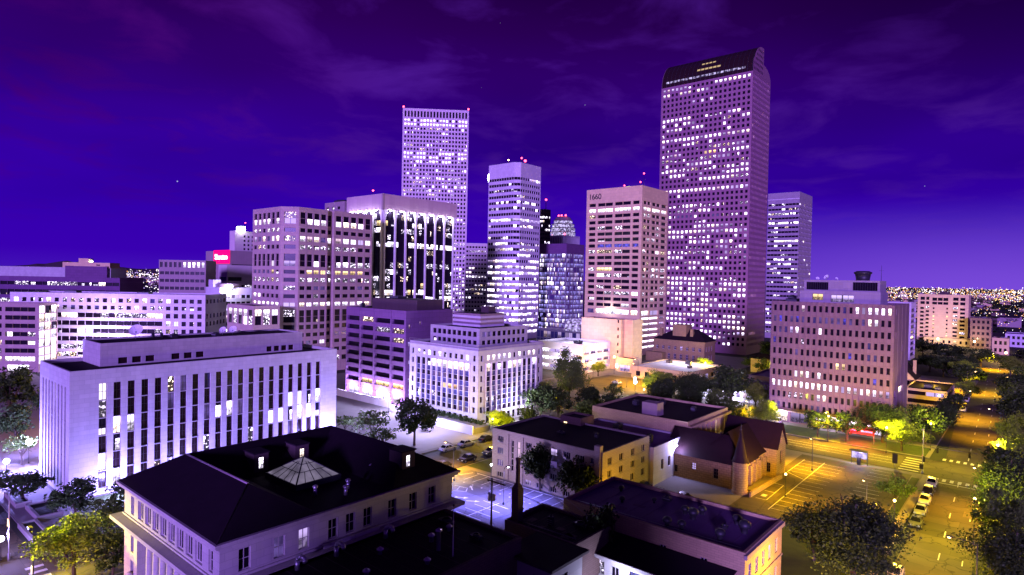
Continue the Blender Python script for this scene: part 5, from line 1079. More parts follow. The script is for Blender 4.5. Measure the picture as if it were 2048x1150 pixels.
# --- far right
def right_cluster():
    r = bld('balconied_apartment_tower', 'beige apartment tower with balcony columns on both sides and dark top windows', -35.4, 522.0)
    w, zt = 29.3, 34.6; S = []
    for i in range(9):
        z = 2 + 2.75 * i
        for u0, u1 in ((1.6, 3.8), (24.6, 27.4)): S.append((u0, u1, z, z + 1.5, rng.choice('DDDNNS')))
        for u0, u1 in ((4.9, 6.8), (20.6, 23.2)): S.append((u0, u1, z, z + 2.1, rng.choice('DDDS'), None, 1.2))
        for u0, u1 in ((9, 10), (16.8, 17.8)): S.append((u0, u1, z + .3, z + 1.5, rng.choice('DDNY')))
    for a, b in ((1.6, 4.2), (5, 6.8), (20.6, 23.6), (24.6, 27.4)): S += [(a, b, 27.6, 29.6, 'D'), (a, b, 30.6, 32.8, 'D')]
    for i in range(3): S += [(8.6 + 3.2 * i, 11.4 + 3.2 * i, 27.6, 29.4, 'D'), (8.6 + 3.2 * i, 11.4 + 3.2 * i, 30.2, 32.4, 'D')]
    shell(r, rect(w, 18), 0, zt, {0: S}, 'tan_concrete', 'tar_roof', .5, .5); solid(r, 'lift_housing', -17, -11.5, 5, 11, 34, 36.6, 'dark_brown')
    bb = MB()
    for i in range(9):
        z = 2 + 2.75 * i
        for u0, u1 in ((4.7, 7.0), (20.4, 23.4)): bb.box(-w + u0, -w + u1, -.7, 0.0, z - .2, z + .75, 'tan_concrete')
    bb.build('balcony', r); shell(r, [(-24, -9), (2, -9), (2, -.6), (-24, -.6)], 0, 5, {0: grid(even(8, 26, .5, .5, .4), [(1.5, 3.5)], lambda a, c: rng.choice('DY'))}, 'yellow_brick', 'tar_roof', .4, name='podium_wall', roofname='podium_roof'); finish(r)
    r = bld('round_balcony_block', 'white block with dark curved balcony shelves peeping out behind the ten storey slab', -51.4, 392)
    shell(r, rect(14, 17), 0, 31, {1: [(.5, 16, 2 + 3 * i, 3.9 + 3 * i, 'D') for i in range(9)], 0: [(.5, 13, 2 + 3 * i, 3.9 + 3 * i, 'D') for i in range(9)]}, 'white_panel', 'tar_roof', .4, .6); finish(r)
    r = bld('gabled_yellow_house', 'old yellow house with steep dark gable roofs and a chimney among trees', -33.5, 268.0, cat='house')
    mb = MB(); w, n = 9, 14; facade(mb, r, (-w, 0), (0, 0), 0, 6, [(1.5, 2.6, 3.6, 5.2, 'F'), (4, 5.4, 1, 2.8, 'D'), (6.3, 7.4, 3.6, 5.2, 'D')], 'yellow_brick', .2); facade(mb, r, (0, 0), (0, n), 0, 6, [(2 + 4 * i, 3.2 + 4 * i, 3.4, 5.2, 'D') for i in range(3)], 'yellow_brick', .2); facade(mb, r, (0, n), (-w, n), 0, 6, [], 'yellow_brick'); facade(mb, r, (-w, n), (-w, 0), 0, 6, [], 'yellow_brick')
    mb.face([(-w, 0, 6), (0, 0, 6), (-w / 2, 0, 10.6)], 'yellow_brick'); mb.build('wall', r)
    rb = MB(); rb.face([(.5, -.5, 5.6), (.5, n, 5.6), (-w / 2, n, 11), (-w / 2, -.5, 11)], 'shingle'); rb.face([(-w - .5, n, 5.6), (-w - .5, -.5, 5.6), (-w / 2, -.5, 11), (-w / 2, n, 11)], 'shingle'); rb.face([(.5, n, 5.6), (-w - .5, n, 5.6), (-w / 2, n, 11)], 'shingle'); rb.build('roof', r); solid(r, 'chimney', -1.6, -.6, 8, 9, 5, 12, 'yellow_brick'); solid(r, 'side_wing', .1, 6, 5, 12, 0, 5, 'yellow_brick'); finish(r)
    r = bld('low_yellow_offices', 'two storey flat yellow offices with long dark window strips beside the orange street', -21.6, 246.0)
    shell(r, rect(12, 24), 0, 5.6, {0: [(1, 11, .8, 2.2, 'D'), (1, 6, 3.5, 4.8, 'D'), (6.2, 11, 3.5, 4.8, 'F')], 1: [(1, 22, 3.5, 4.8, 'D')]}, 'yellow_brick', 'tar_roof', .4, .3); roof_bits(r, [(-6, 8, 5.2, 2.5, 2, 1.2), (-3, 5, 5.2, 1.6, 1.2, 1)]); finish(r)
    r = bld('small_hip_roofed_kiosk', 'small yellow building with a low hipped roof at foot of the tallest tower', -88.5, 281)
    mb = MB(); P = rect(9, 8); [facade(mb, r, P[i], P[(i + 1) % 4], 0, 6.2, [(2, 3, 2, 4, 'D'), (5.6, 6.6, 2, 4, 'D')], 'yellow_brick', .2) for i in range(4)]; mb.build('wall', r)
    rb = MB(); e = [(*p, 6.2) for p in inset(P, -.5)]; a, b = (-6, 4, 8.3), (-3, 4, 8.3); [rb.face(f, 'shingle') for f in ([e[0], e[1], b, a], [e[1], e[2], b], [e[2], e[3], a, b], [e[3], e[0], a])]; rb.build('roof', r); finish(r)
    for nm, lb, x, y, w, n, z, wm, key in (('low_flat_shop', 'low flat roofed shop with a pale lit front, left of the ten storey slab', -62.5, 207, 15, 22, 4.6, 'white_panel', 'F'), ('low_brown_shed', 'low brown flat roofed building behind the lit shop front', -70, 236, 13, 24, 5.2, 'brown_panel', 'D'), ('little_white_house', 'little white lamp lit house hidden behind dark trees of the grass strip', -86, 202, 10, 8, 4.2, 'white_roof', 'W'), ('pale_warehouse', 'pale low warehouse far along the orange street', 6, 540, 22, 20, 9, 'white_panel', 'D'), ('dim_brick_flats', 'dim brick flats just right of the beige apartment tower', -22, 505, 11, 14, 20, 'brown_brick', 'D'), ('low_tan_garage', 'low tan garage right of the dim brick flats', -12, 470, 8, 10, 10, 'tan_concrete', 'D')):
        r = bld(nm, lb, x, y); shell(r, rect(w, n), 0, z, {0: grid(even(max(3, int(w / 2.5)), w, .6, .6, .55), floors(max(1, int(z / 4)), .6, z - .6, .5), lambda a, c: key if rng.random() < .75 else 'D'), 1: grid(even(4, n, .8, .8, .5), floors(max(1, int(z / 4)), .6, z - .6, .5), lambda a, c: rng.choice('DDF'))}, wm, 'membrane_roof' if wm != 'white_roof' else 'white_roof', .4, .2); roof_bits(r, [(-w * .4, n * .5, z - .4, 1.6, 1.4, 1)]); finish(r)
right_cluster()

def add_shading_block():
    # unseen block added behind the camera to shade the nearest roofs and walls
    r = bld('added_shading_block', 'broad brick block added out of view to shade the nearest roofs', 14.0, -33.0)
    rows = floors(8, 2, 29, .55)
    shell(r, rect(40, 18), 0, 31.5, {0: grid(even(14, 40, .6, .6, .5), rows, lambda a, c: 'D'), 1: grid(even(6, 18, .6, .6, .5), rows, lambda a, c: 'D'), 2: grid(even(14, 40, .6, .6, .5), rows, lambda a, c: 'D')}, 'brown_brick', 'tar_roof', .6); finish(r, 20)
add_shading_block()
# ------------------------------------------------------------------ trees
from mathutils import noise as mnoise
def leaf_mat(name, a, b):
    m, n, l, bs = newmat(name); bs.inputs['Roughness'].default_value = .6; bs.inputs['Specular IOR Level'].default_value = .2
    geo = n.new('ShaderNodeNewGeometry'); no = n.new('ShaderNodeTexNoise'); no.inputs['Scale'].default_value = 1.1; no.inputs['Detail'].default_value = 5; l.new(geo.outputs['Position'], no.inputs['Vector'])
    mx = n.new('ShaderNodeMix'); mx.data_type = 'RGBA'; mx.inputs[6].default_value = (*a, 1); mx.inputs[7].default_value = (*b, 1); l.new(no.outputs['Fac'], mx.inputs[0]); l.new(mx.outputs[2], bs.inputs['Base Color'])
    return m
M['leaf'] = leaf_mat('leaf', (.030, .06, .012), (.10, .15, .028)); M['leaf_unlit'] = leaf_mat('leaf_unlit', (.010, .022, .006), (.05, .085, .018)); M['leaf_lamplit'] = leaf_mat('leaf_lamplit', (.08, .13, .015), (.22, .30, .03))  # same foliage in plain, unlit and lamp-lit tones; the light is in the colour
def crown_mesh(seed, n_clump, leaves, ls, m, shape='round'):
    r = random.Random(seed); mb = MB(); cl = []
    while len(cl) < n_clump:
        x, y, z = (r.uniform(-1, 1) for _ in range(3)); d = math.sqrt(x * x + y * y + z * z)
        nz = .80 + .55 * mnoise.noise(Vector((x, y, z)).normalized() * 1.9 + Vector((seed * 3.1, 0, 0)))
        d = d / max(.3, min(1.12, nz))
        lim = 1.0 if shape == 'round' else (1.0 if z < -.2 else 1 - .6 * (z + .2))
        if d > lim or d < .30 or (z < -.55 and r.random() < .6): continue
        if r.random() > .25 + .75 * d: continue
        h0 = (.56, .44) if shape == 'column' else (.62, .36)
        cl.append((x * .46 * (1 + .18 * r.uniform(-1, 1)), y * .46 * (1 + .18 * r.uniform(-1, 1)), h0[0] + z * h0[1], r.choice((.07, .10, .13, .17, .2))))
    for cx, cy, cz, cr in cl:
        for _ in range(leaves):
            a, b = r.uniform(0, 6.283), math.acos(r.uniform(-1, 1)); q = cr * r.random() ** .45
            p = Vector((cx + q * math.sin(b) * math.cos(a), cy + q * math.sin(b) * math.sin(a), cz + q * .75 * math.cos(b)))
            u = Vector((r.gauss(0, 1), r.gauss(0, 1), r.gauss(0, .6))).normalized(); v = u.orthogonal().normalized(); v = (v * math.cos(a) + u.cross(v) * math.sin(a)); s = ls * r.uniform(.6, 1.3)
            mb.face([p - u * s, p + v * s * .55, p + u * s, p - v * s * .55], m)
    me = bpy.data.meshes.new('crown'); me.from_pydata(mb.v, [], mb.f); me.materials.append(M[m]); return me
def trunk_mesh(seed):
    r = random.Random(seed); mb = MB(); mb.tube((0, 0, -.02), (.01, 0, .3), .030, .020, 'bark', 8, False)
    for i in range(7):
        a = i * .9 + r.uniform(-.3, .3); e = Vector((math.cos(a) * r.uniform(.14, .3), math.sin(a) * r.uniform(.14, .3), r.uniform(.5, .82))); s = Vector((.01, 0, r.uniform(.22, .3))); k = s.lerp(e, .5) + Vector((0, 0, .05))
        mb.tube(s, k, .014, .010, 'bark', 5, False); mb.tube(k, e, .010, .004, 'bark', 5, False)
    mb.tube((.01, 0, .3), (0, .01, .8), .018, .005, 'bark', 6, False)
    me = bpy.data.meshes.new('trunk'); me.from_pydata(mb.v, [], mb.f); me.materials.append(M['bark']); return me
CROWNS = [crown_mesh(1, 46, 62, .034, 'leaf'), crown_mesh(2, 46, 62, .038, 'leaf_lamplit'), crown_mesh(3, 52, 60, .034, 'leaf_unlit'), crown_mesh(4, 30, 46, .034, 'leaf', 'cone'), crown_mesh(5, 54, 62, .032, 'leaf_unlit', 'cone')]
SPARSE = crown_mesh(6, 26, 40, .036, 'leaf'); COLUMN = crown_mesh(8, 70, 70, .034, 'leaf_unlit', 'column'); TRUNKS = [trunk_mesh(1), trunk_mesh(2), trunk_mesh(3)]
BIG = [crown_mesh(11, 120, 210, .0125, 'leaf_unlit', 'column'), crown_mesh(12, 90, 170, .016, 'leaf'), crown_mesh(13, 84, 170, .017, 'leaf_lamplit')]
TREES = [  # x, y, height, width, crown, label
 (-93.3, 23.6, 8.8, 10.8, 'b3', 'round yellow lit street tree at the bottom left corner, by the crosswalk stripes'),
 (-115.0, 29.2, 6.9, 7.4, 2, 'dark bushy tree at the south corner of the slotted courthouse'),
 (-104.4, 30.7, 6.4, 5.4, 0, 'olive lit tree between the yellow tree and the colonnaded building corner'),
 (-112.4, 36.0, 6.6, 6.0, 2, 'dark tree close to the courthouse slots, left of the colonnaded building'),
 (-90.0, 27.0, 6.0, 6.0, 2, 'dark tree right beside the yellow lit street tree'),
 (-131.8, 25.8, 5.2, 8.0, 2, 'blue tinted low tree in front of the left courthouse end'),
 (-137.5, 23.4, 4.3, 6.0, 0, 'small blue tinted tree on the plaza at the very left edge'),
 (-155.9, 30.3, 7.1, 6.2, 'sp', 'thin pale tree beside the glaring white plaza lamp'),
 (-199.1, 36.3, 15.6, 12.5, 2, 'tallest dark tree in the park at the left edge'),
 (-189.6, 42.5, 12.4, 9.0, 4, 'dark tree in the park beside the courthouse wall, behind the thin pale tree'),
 (-172.4, 32.4, 10.0, 9.0, 2, 'nearest dark tree of the park, behind the white plaza lamp'),
 (-117.5, 88.4, 9.7, 10.5, 'sp', 'sparse blue white tree on the forecourt before the garage bay'),
 (-111.0, 95.5, 11.9, 10.6, 2, 'dense dark tree in front of the white corner office'),
 (-130.9, 90.0, 5.4, 6.9, 'sp', 'small sparse tree at the right end of the courthouse'),
 (-111.5, 86.8, 6.4, 8.4, 'sp', 'low pale leaved tree beneath the dense dark forecourt tree'),
 (-104.0, 118.2, 6.3, 8.3, 1, 'wide low yellow tree at the foot of the white corner office'),
 (-101.0, 125.8, 6.4, 6.2, 0, 'yellow lit street tree behind the wide low yellow one'),
 (-109.2, 156.0, 18.0, 11.6, 'b2', 'tall leafy tree standing before the bright white parking deck'),
 (-106.4, 138.0, 10.4, 10.4, 2, 'dark street tree right of the white corner office'),
 (-104.0, 160.0, 8.6, 6.6, 4, 'dark narrow tree right of the tall leafy tree'),
 (-104.4, 174.6, 7.9, 6.4, 3, 'small pointed tree at the edge of the orange lit car park'),
 (-137.8, 217.5, 6.4, 7.9, 1, 'low tree glowing amber under the plaza lamps by the blank tan block'),
 (-101.1, 139.1, 9.9, 9.6, 2, 'black bushy tree behind the flat roof of the apartment house'),
 (-95.8, 190.2, 10.1, 11.5, 1, 'olive yellow tree on the right rim of the orange lit car park'),
 (-85.1, 191.9, 12.6, 14.4, 'b1', 'broad dark tree before the little white house'),
 (-74.0, 195.4, 13.8, 14.8, 2, 'broad black tree left of the ten storey slab'),
 (-111.1, 262.5, 6.6, 8.2, 1, 'bright yellow bush tree in front of the stone mansion'),
 (-97.8, 284.7, 6.2, 9.8, 0, 'olive tree right of the stone mansion'),
 (-97.0, 305.3, 12.7, 12.0, 2, 'dark tree against the base of the tallest tower'),
 (-62.6, 169.5, 7.6, 7.6, 0, 'dark yellow tree on the cross street behind the flat hall'),
 (-54.7, 170.8, 9.0, 8.0, 1, 'bright lime yellow tree at the corner of the ten storey slab shops'),
 (-42.8, 174.3, 7.2, 8.4, 2, 'leftmost dark tree in front of the ten storey slab shops'),
 (-36.1, 174.6, 7.5, 8.4, 2, 'second dark tree in front of the ten storey slab, beside the red canopy'),
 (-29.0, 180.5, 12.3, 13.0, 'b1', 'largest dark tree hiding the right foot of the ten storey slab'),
 (-24.0, 174.2, 8.0, 9.8, 1, 'bright yellow green tree on the corner before the traffic mast'),
 (-20.6, 186.1, 10.4, 9.6, 2, 'dark tree on the corner behind the traffic mast'),
 (-2.4, 128.0, 15.2, 12.6, 'b1', 'big dark tree at the right edge beside the intersection'),
 (-1.2, 99.5, 11.8, 11.6, 'b1', 'nearest black tree at the bottom right corner'),
 (-2.6, 218.4, 12.4, 11.7, 2, 'dark tree on the far right side of the street beyond the intersection'),
 (-1.6, 172.8, 8.6, 12.8, 1, 'yellow lit tree at the right edge just beyond the intersection'),
 (-2.2, 328.7, 8.6, 14.5, 0, 'olive tree at the right edge far along the street'),
 (-1.6, 401.4, 10.1, 17.7, 2, 'furthest dark tree at the right edge'),
 (-17.4, 90.5, 14.2, 15.0, 'b1', 'huge near black tree at the bottom, left of the parked cars'),
 (-18.6, 128.3, 7.2, 6.2, 3, 'sparse conical tree at the corner of the yellow striped car park'),
 (-18.6, 104.1, 8.4, 6.6, 2, 'dark tree between the yellow striped car park and parked cars'),
 (-70.2, 92.7 - 1.3, 11.6, 6.6, 'col', 'tall narrow dark tree before the left half of the apartment house'),
 (-61.4, 90.3, 10.6, 8.4, 'col', 'tall dark tree before the right half of the apartment house'),
 (-43.2, 69.0, 10.8, 5.8, 2, 'dim tree between the boiler house and the purple roof'),
 (-49.3, 422.8, 10, 14.4, 2, 'dark tree left of the beige apartment tower podium'),
 (-35.3, 397.7, 10.6, 17.2, 2, 'wide dark tree in front of the beige apartment tower'),
 (-20.6, 386.4, 9.7, 14.5, 0, 'olive lit tree right below the beige apartment tower'),
 (-37.5, 346.8, 9.7, 15.6, 4, 'dark tree behind the gabled yellow house'),
 (-20.4, 300.3, 10.2, 12.9, 2, 'dark tree right of the gabled yellow house'),
 (-17.5, 268.0, 7.5, 6.9, 1, 'yellow green tree between low yellow offices and the street'),
 (-18.4, 228.0, 8.2, 7.5, 2, 'dark street tree in front of the low yellow offices'),
 (-88.0, 158.0 + 15.4, 9.5, 9.0, 2, 'dark tree on the cross street left of the columned block'),
 (-78.5, 174.6, 10.2, 9.5, 'b1', 'wide dark tree behind the columned flat block'),
 (-69.8, 175.4, 9.2, 8.4, 0, 'olive tree beside the wide dark one behind the columned flat block'),
 (-90.5, 181.0, 9.4, 9.4, 2, 'black tree at the near rim of the orange lit car park'),
 (-99.5, 152.0, 8.8, 8.4, 2, 'dark tree right of the tall leafy one, nearer the street'),
 (-112.0, 146.2, 9.6, 8.8, 1, 'amber lit tree under the tall leafy one beside the white corner office'),
 (-89.4, 137.0, 8.2, 8.0, 0, 'olive tree behind the roof of the apartment house'),
 (-88.6, 148.0, 9.0, 8.6, 2, 'dark tree on the kerb left of the lift housing roof'),
 (-66.4, 196.5, 9.2, 10.0, 1, 'yellow green tree beside the low flat shop'),
 (-103.2, 200.4, 7.4, 8.6, 2, 'dark tree behind the brilliant white lamp'),
 (-81.8, 214.6, 8.6, 9.4, 2, 'dark tree behind the little white house'),
 (-89.0, 271.6, 7.8, 8.8, 0, 'olive tree before the small hip roofed building'),
 (-18.9, 208.0, 9.6, 8.6, 'b1', 'dark kerb tree between the intersection and low yellow offices'),
 (-3.4, 196.0, 9.2, 8.8, 1, 'yellow green tree on the right kerb, second beyond the intersection'),
 (-4.4, 252.0, 10.2, 9.6, 0, 'olive tree on the right kerb by the low yellow offices'),
 (-6.0, 284.0, 9.8, 10.4, 2, 'dark tree on the right kerb opposite the gabled house'),
 (-22.4, 322.0, 9.4, 9.6, 1, 'yellow lit tree on the left kerb beyond the gabled house'),
 (-24.2, 350.0, 9.4, 10.6, 2, 'dark tree on the left kerb before the far low roofs'),
 (-8.4, 358.0, 9.8, 11.0, 1, 'yellow lit tree on the right kerb far up the street'),
 (-30.6, 330.0, 9.8, 12.0, 2, 'black tree behind the yellow lit one beyond the gabled house'),
 (-44.6, 300.0, 10.2, 12.0, 0, 'olive tree left of the gabled yellow house'),
 (-3.0, 147.6, 10.4, 10.0, 2, 'dark tree at the right edge just before the crosswalk'),
 (-3.0, 113.6, 10.6, 9.8, 'b2', 'leafy tree between the two biggest trees on the right'),
 (-29.5, 88.5, 4.2, 6.6, 2, 'low dark tree beside the yellow end of the purple roofed block'),
 (-23.6, 96.0, 8.0, 8.6, 2, 'dark tree just left of the huge near one'),
 (-88.2, 101.9, 3.2, 4.2, 2, 'small dark shrub like tree by the parked cars left of apartment house'),
]
def plant_trees():
    r = random.Random(5)
    for x, y, h, w, k, lab in TREES:
        t = empty('tree', (x, y, .1), r.uniform(0, 6.28), lab, 'tree', 'street and park trees')
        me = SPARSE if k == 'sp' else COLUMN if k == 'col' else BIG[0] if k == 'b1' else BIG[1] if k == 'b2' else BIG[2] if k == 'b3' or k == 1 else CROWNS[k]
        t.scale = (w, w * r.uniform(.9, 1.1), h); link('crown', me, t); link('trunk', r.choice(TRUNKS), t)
    # far woods that read as one mass, right of the slab and beyond
    mb = MB(); me = CROWNS[2]; vs = [v.co.copy() for v in me.vertices][:2400]
    for i in range(46):
        d = r.uniform(430, 1500); px = r.uniform(1780, 2120); yaw = R(40.5); t = (px - 1024) / 1230; fx, fy = -math.sin(yaw) + math.cos(yaw) * t, math.cos(yaw) + math.sin(yaw) * t
        X, Y = fx * d, fy * d; s = r.uniform(12, 22) * (1 + d / 2500)
        if X > -60 and Y < 560 and abs(X + 20) < 24: continue
        for j in range(0, len(vs), 4): mb.face([(X + v.x * s * 1.5, Y + v.y * s * 1.5, v.z * s * .62) for v in vs[j:j + 4]], 'leaf_unlit')
    tag(mb.build('far_woods'), kind='stuff')
plant_trees()

# ------------------------------------------------------------------ cars
CARPAINT = {'white': (.75, .75, .75), 'black': (.015, .015, .02), 'silver': (.45, .45, .48), 'grey': (.12, .12, .13), 'red': (.35, .02, .02)}
for k, c in CARPAINT.items():
    m, n, l, b = newmat('car_' + k); b.inputs['Base Color'].default_value = (*c, 1); b.inputs['Roughness'].default_value = .25; b.inputs['Metallic'].default_value = .2; b.inputs['Coat Weight'].default_value = .6; M['car_' + k] = m
M['tail_light'] = glow('tail_light', (.5, .01, .01), .35); M['head_light'] = glow('head_light', (.8, .8, .8), .4)
def make_car(paint, van=False):
    """a saloon along +Y: body with bonnet and boot, glasshouse, four wheels with rims, lamps and bumpers"""
    t = empty('parked_car', (0, 0, 0)); p = 'car_' + paint; W_ = .88
    prof = [(-2.2, .35, .80), (-2.12, .30, .92), (-1.5, .28, .98), (-.75, .26, .98), (.8, .26, .96), (1.75, .28, .84), (2.15, .32, .70), (2.25, .36, .58)]
    if van: prof = [(-2.3, .35, 1.0), (-2.25, .3, 1.1), (-1.0, .28, 1.12), (1.2, .28, 1.1), (1.9, .3, .95), (2.25, .34, .7)]
    mb = MB(); sec = []
    for y, zb, zt in prof:
        tp = 1 - .10 * max(0, abs(y) - 1.2); w = W_ * tp; sec.append([(-w, y, zb), (w, y, zb), (w * 1.0, y, (zb + zt) * .55), (w * .93, y, zt), (-w * .93, y, zt), (-w * 1.0, y, (zb + zt) * .55)])
    for a, b in zip(sec, sec[1:]):
        for i in range(6): j = (i + 1) % 6; mb.face([a[i], a[j], b[j], b[i]], p, True)
    mb.face(list(reversed(sec[0])), p); mb.face(sec[-1], p)
    cab = [(-1.62, .97, .78), (-1.05, 1.42, .62), (.25, 1.45, .62), (1.05, .95, .78)]
    if van: cab = [(-2.2, 1.1, .8), (-2.05, 1.78, .68), (.9, 1.78, .68), (1.7, 1.04, .8)]
    a, b, c, d = [((-w, y, z), (w, y, z)) for y, z, w in cab]
    mb.face([b[0], b[1], c[1], c[0]], p)
    def win(name, q):
        m = MB(); m.face(q, 'glass_car'); return m.build(name, t)
    win('windscreen', [c[0], c[1], d[1], d[0]]); win('rear_window', [a[0], a[1], b[1], b[0]])
    win('side_window', [a[1], d[1], c[1], b[1]]); win('side_window', [d[0], a[0], b[0], c[0]])
    pm = mb
    for s in (0, 1):
        for q0, q1 in ((a, b), (c, d)): pm.tube(q0[s], q1[s], .045, .04, p, 5)
        mid = lambda q, k: Vector(q[s]); pm.tube(Vector(a[s]).lerp(Vector(d[s]), .52), Vector(b[s]).lerp(Vector(c[s]), .55), .04, .035, p, 5)
    pm.build('body', t)
    wm = MB(); wm.tube((-.1, 0, 0), (.1, 0, 0), .33, .33, 'tyre', 16); wmesh = wm.build('wheel', t, (-.82, 1.4, .33)); rm = MB(); rm.tube((-.115, 0, 0), (.115, 0, 0), .2, .2, 'metal_grey', 12); rim = rm.build('rim', wmesh)
    for x, y in ((.82, 1.4), (-.82, -1.35), (.82, -1.35)):
        w2 = wmesh.copy(); COL.objects.link(w2); w2.location = (x, y, .33); r2 = rim.copy(); COL.objects.link(r2); r2.parent = w2
    for s in (-1, 1):
        h = MB(); h.box(s * .6 - .17, s * .6 + .17, prof[-2][0] - .02, prof[-2][0] + .12, .56, .70, 'head_light'); h.build('headlight', t)
        h = MB(); h.box(s * .64 - .15, s * .64 + .15, prof[0][0] - .03, prof[0][0] + .1, .68, .82, 'tail_light'); h.build('tail_light', t)
    bm_ = MB(); bm_.box(-.8, .8, prof[-1][0] - .05, prof[-1][0] + .06, .34, .5, 'metal_dark'); bm_.box(-.8, .8, prof[0][0] - .06, prof[0][0] + .05, .34, .52, 'metal_dark'); bm_.build('bumper', t)
    return t
CARS = [  # x, y, heading deg, paint, label
 (-15.2, 149.0, 180, 'white', 'white parked car closest to the intersection crosswalk'), (-15.1, 142.9, 180, 'black', 'black parked car second from the crosswalk'), (-14.9, 136.2, 180, 'white', 'white parked car third from the crosswalk'),
 (-14.7, 129.3, 180, 'silver', 'silver parked car fourth from the crosswalk'), (-14.5, 122.4, 180, 'grey', 'grey parked car fifth from the crosswalk, half under the tree'), (-13.9, 98.6, 180, 'silver', 'silver parked car under the huge near tree at the bottom'),
 (-17.3, 245.4, 180, 'white', 'white parked car beyond the intersection, nearest to it'), (-17.6, 251.6, 180, 'black', 'black parked car just beyond the white one up the street'), (-18.0, 266.3, 180, 'white', 'white parked car by the low yellow offices up the street'), (-18.1, 273.0, 180, 'silver', 'silver parked car second by the low yellow offices'), (-18.6, 285.0, 180, 'black', 'dark parked car furthest up the orange street'),
 (-102.5, 98.3, 0, 'white', 'white parked car at the kerb left of the street lamp'), (-102.3, 104.2, 0, 'silver', 'silver parked car ahead of the white one at the left kerb'), (-102.1, 111.0, 0, 'black', 'dark parked car in shade near the white corner office'), (-102.0, 117.5, 0, 'grey', 'grey parked car furthest along the left kerb'),
 (-93.7, 95.8, 180, 'black', 'black parked car right of the street lamp, opposite the white one'), (-93.6, 103.4, 180, 'grey', 'dark grey parked car half hidden by the apartment house'), (-93.9, 88.4, 180, 'black', 'black parked car behind the corner of the hipped roof'),
 (-57.2, 106.2, 90, 'black', 'black parked car in the alley nearest the apartment house'), (-52.9, 104.6, 90, 'black', 'black parked car in the middle of the alley'), (-48.6, 105.6, 90, 'grey', 'grey parked car at the church end of the alley'), (-45.0, 103.6, 80, 'black', 'black parked car in the alley near the church turret'),
 (-122.8, 207.1, 70, 'white', 'white car alone in the orange lit car park'), (-139.5, 104.5, 60, 'silver', 'silver car on the forecourt before the garage wall'), (-56.5, 182.0, 90, 'white', 'white van parked by the ten storey slab shop front')]
def park_cars():
    proto = {}
    for x, y, a, p, lab in CARS:
        k = (p, 'van' in lab.split()); z = .008 if (x > -20 or x < -92) and not 'alley' in lab else .135
        if 'car park' in lab or 'forecourt' in lab: z = .13
        if k not in proto: o = proto[k] = make_car(p, k[1])
        else: o = copy_tree(proto[k])
        o.location = (x, y, z); o.rotation_euler = (0, 0, R(a)); tag(o, lab, 'van' if k[1] else 'car', 'parked cars')
park_cars()

# ------------------------------------------------------------------ lamps, masts, signs
AMBER, BLUE = (1.0, .47, .0), (.30, .26, 1.0)
def street_lamp(x, y, h, reach, az, power, color, lab, glowm='lamp_orange', r=.09, group='street lamps'):
    t = empty('street_lamp', (x, y, .1), az, lab, 'street lamp', group)
    mb = MB(); mb.lathe((0, 0, 0), [(.2, 0), (.2, .35), (r, .45), (r * .7, h)], 'metal_dark', 8); mb.build('pole', t)
    ab = MB(); ab.path([(0, 0, h - .3), (reach * .4, 0, h + .05), (reach, 0, h + .1)], .05, 'metal_dark', 6); ab.build('arm', t)
    hb = MB(); hb.box(reach - .15, reach + .65, -.16, .16, h + .03, h + .18, 'metal_dark'); hd = hb.build('lamp_head', t)
    lb = MB(); lb.ball((reach + .3, 0, h - .01), .2, glowm, 8, 5, .7); lb.build('lens', hd)
    light('street_light', t, (reach + .3, 0, h - .25), power * 1.2, color, .2, 132); return t
def globe_lamp(x, y, h, power, color, lab, glowm, rad=.34, group='post lamps'):
    t = empty('post_lamp', (x, y, .1), 0, lab, 'post lamp', group)
    mb = MB(); mb.lathe((0, 0, 0), [(.14, 0), (.14, .3), (.06, .4), (.05, h - rad)], 'metal_dark', 8); mb.lathe((0, 0, h - rad - .05), [(.05, 0), (.16, .06), (.16, .1)], 'metal_dark', 8); mb.build('pole', t)
    lb = MB(); lb.ball((0, 0, h + .05), rad, glowm, 10, 7); lb.build('globe', t); light('globe_light', t, (0, 0, h + rad + .35), power, color, .3); return t
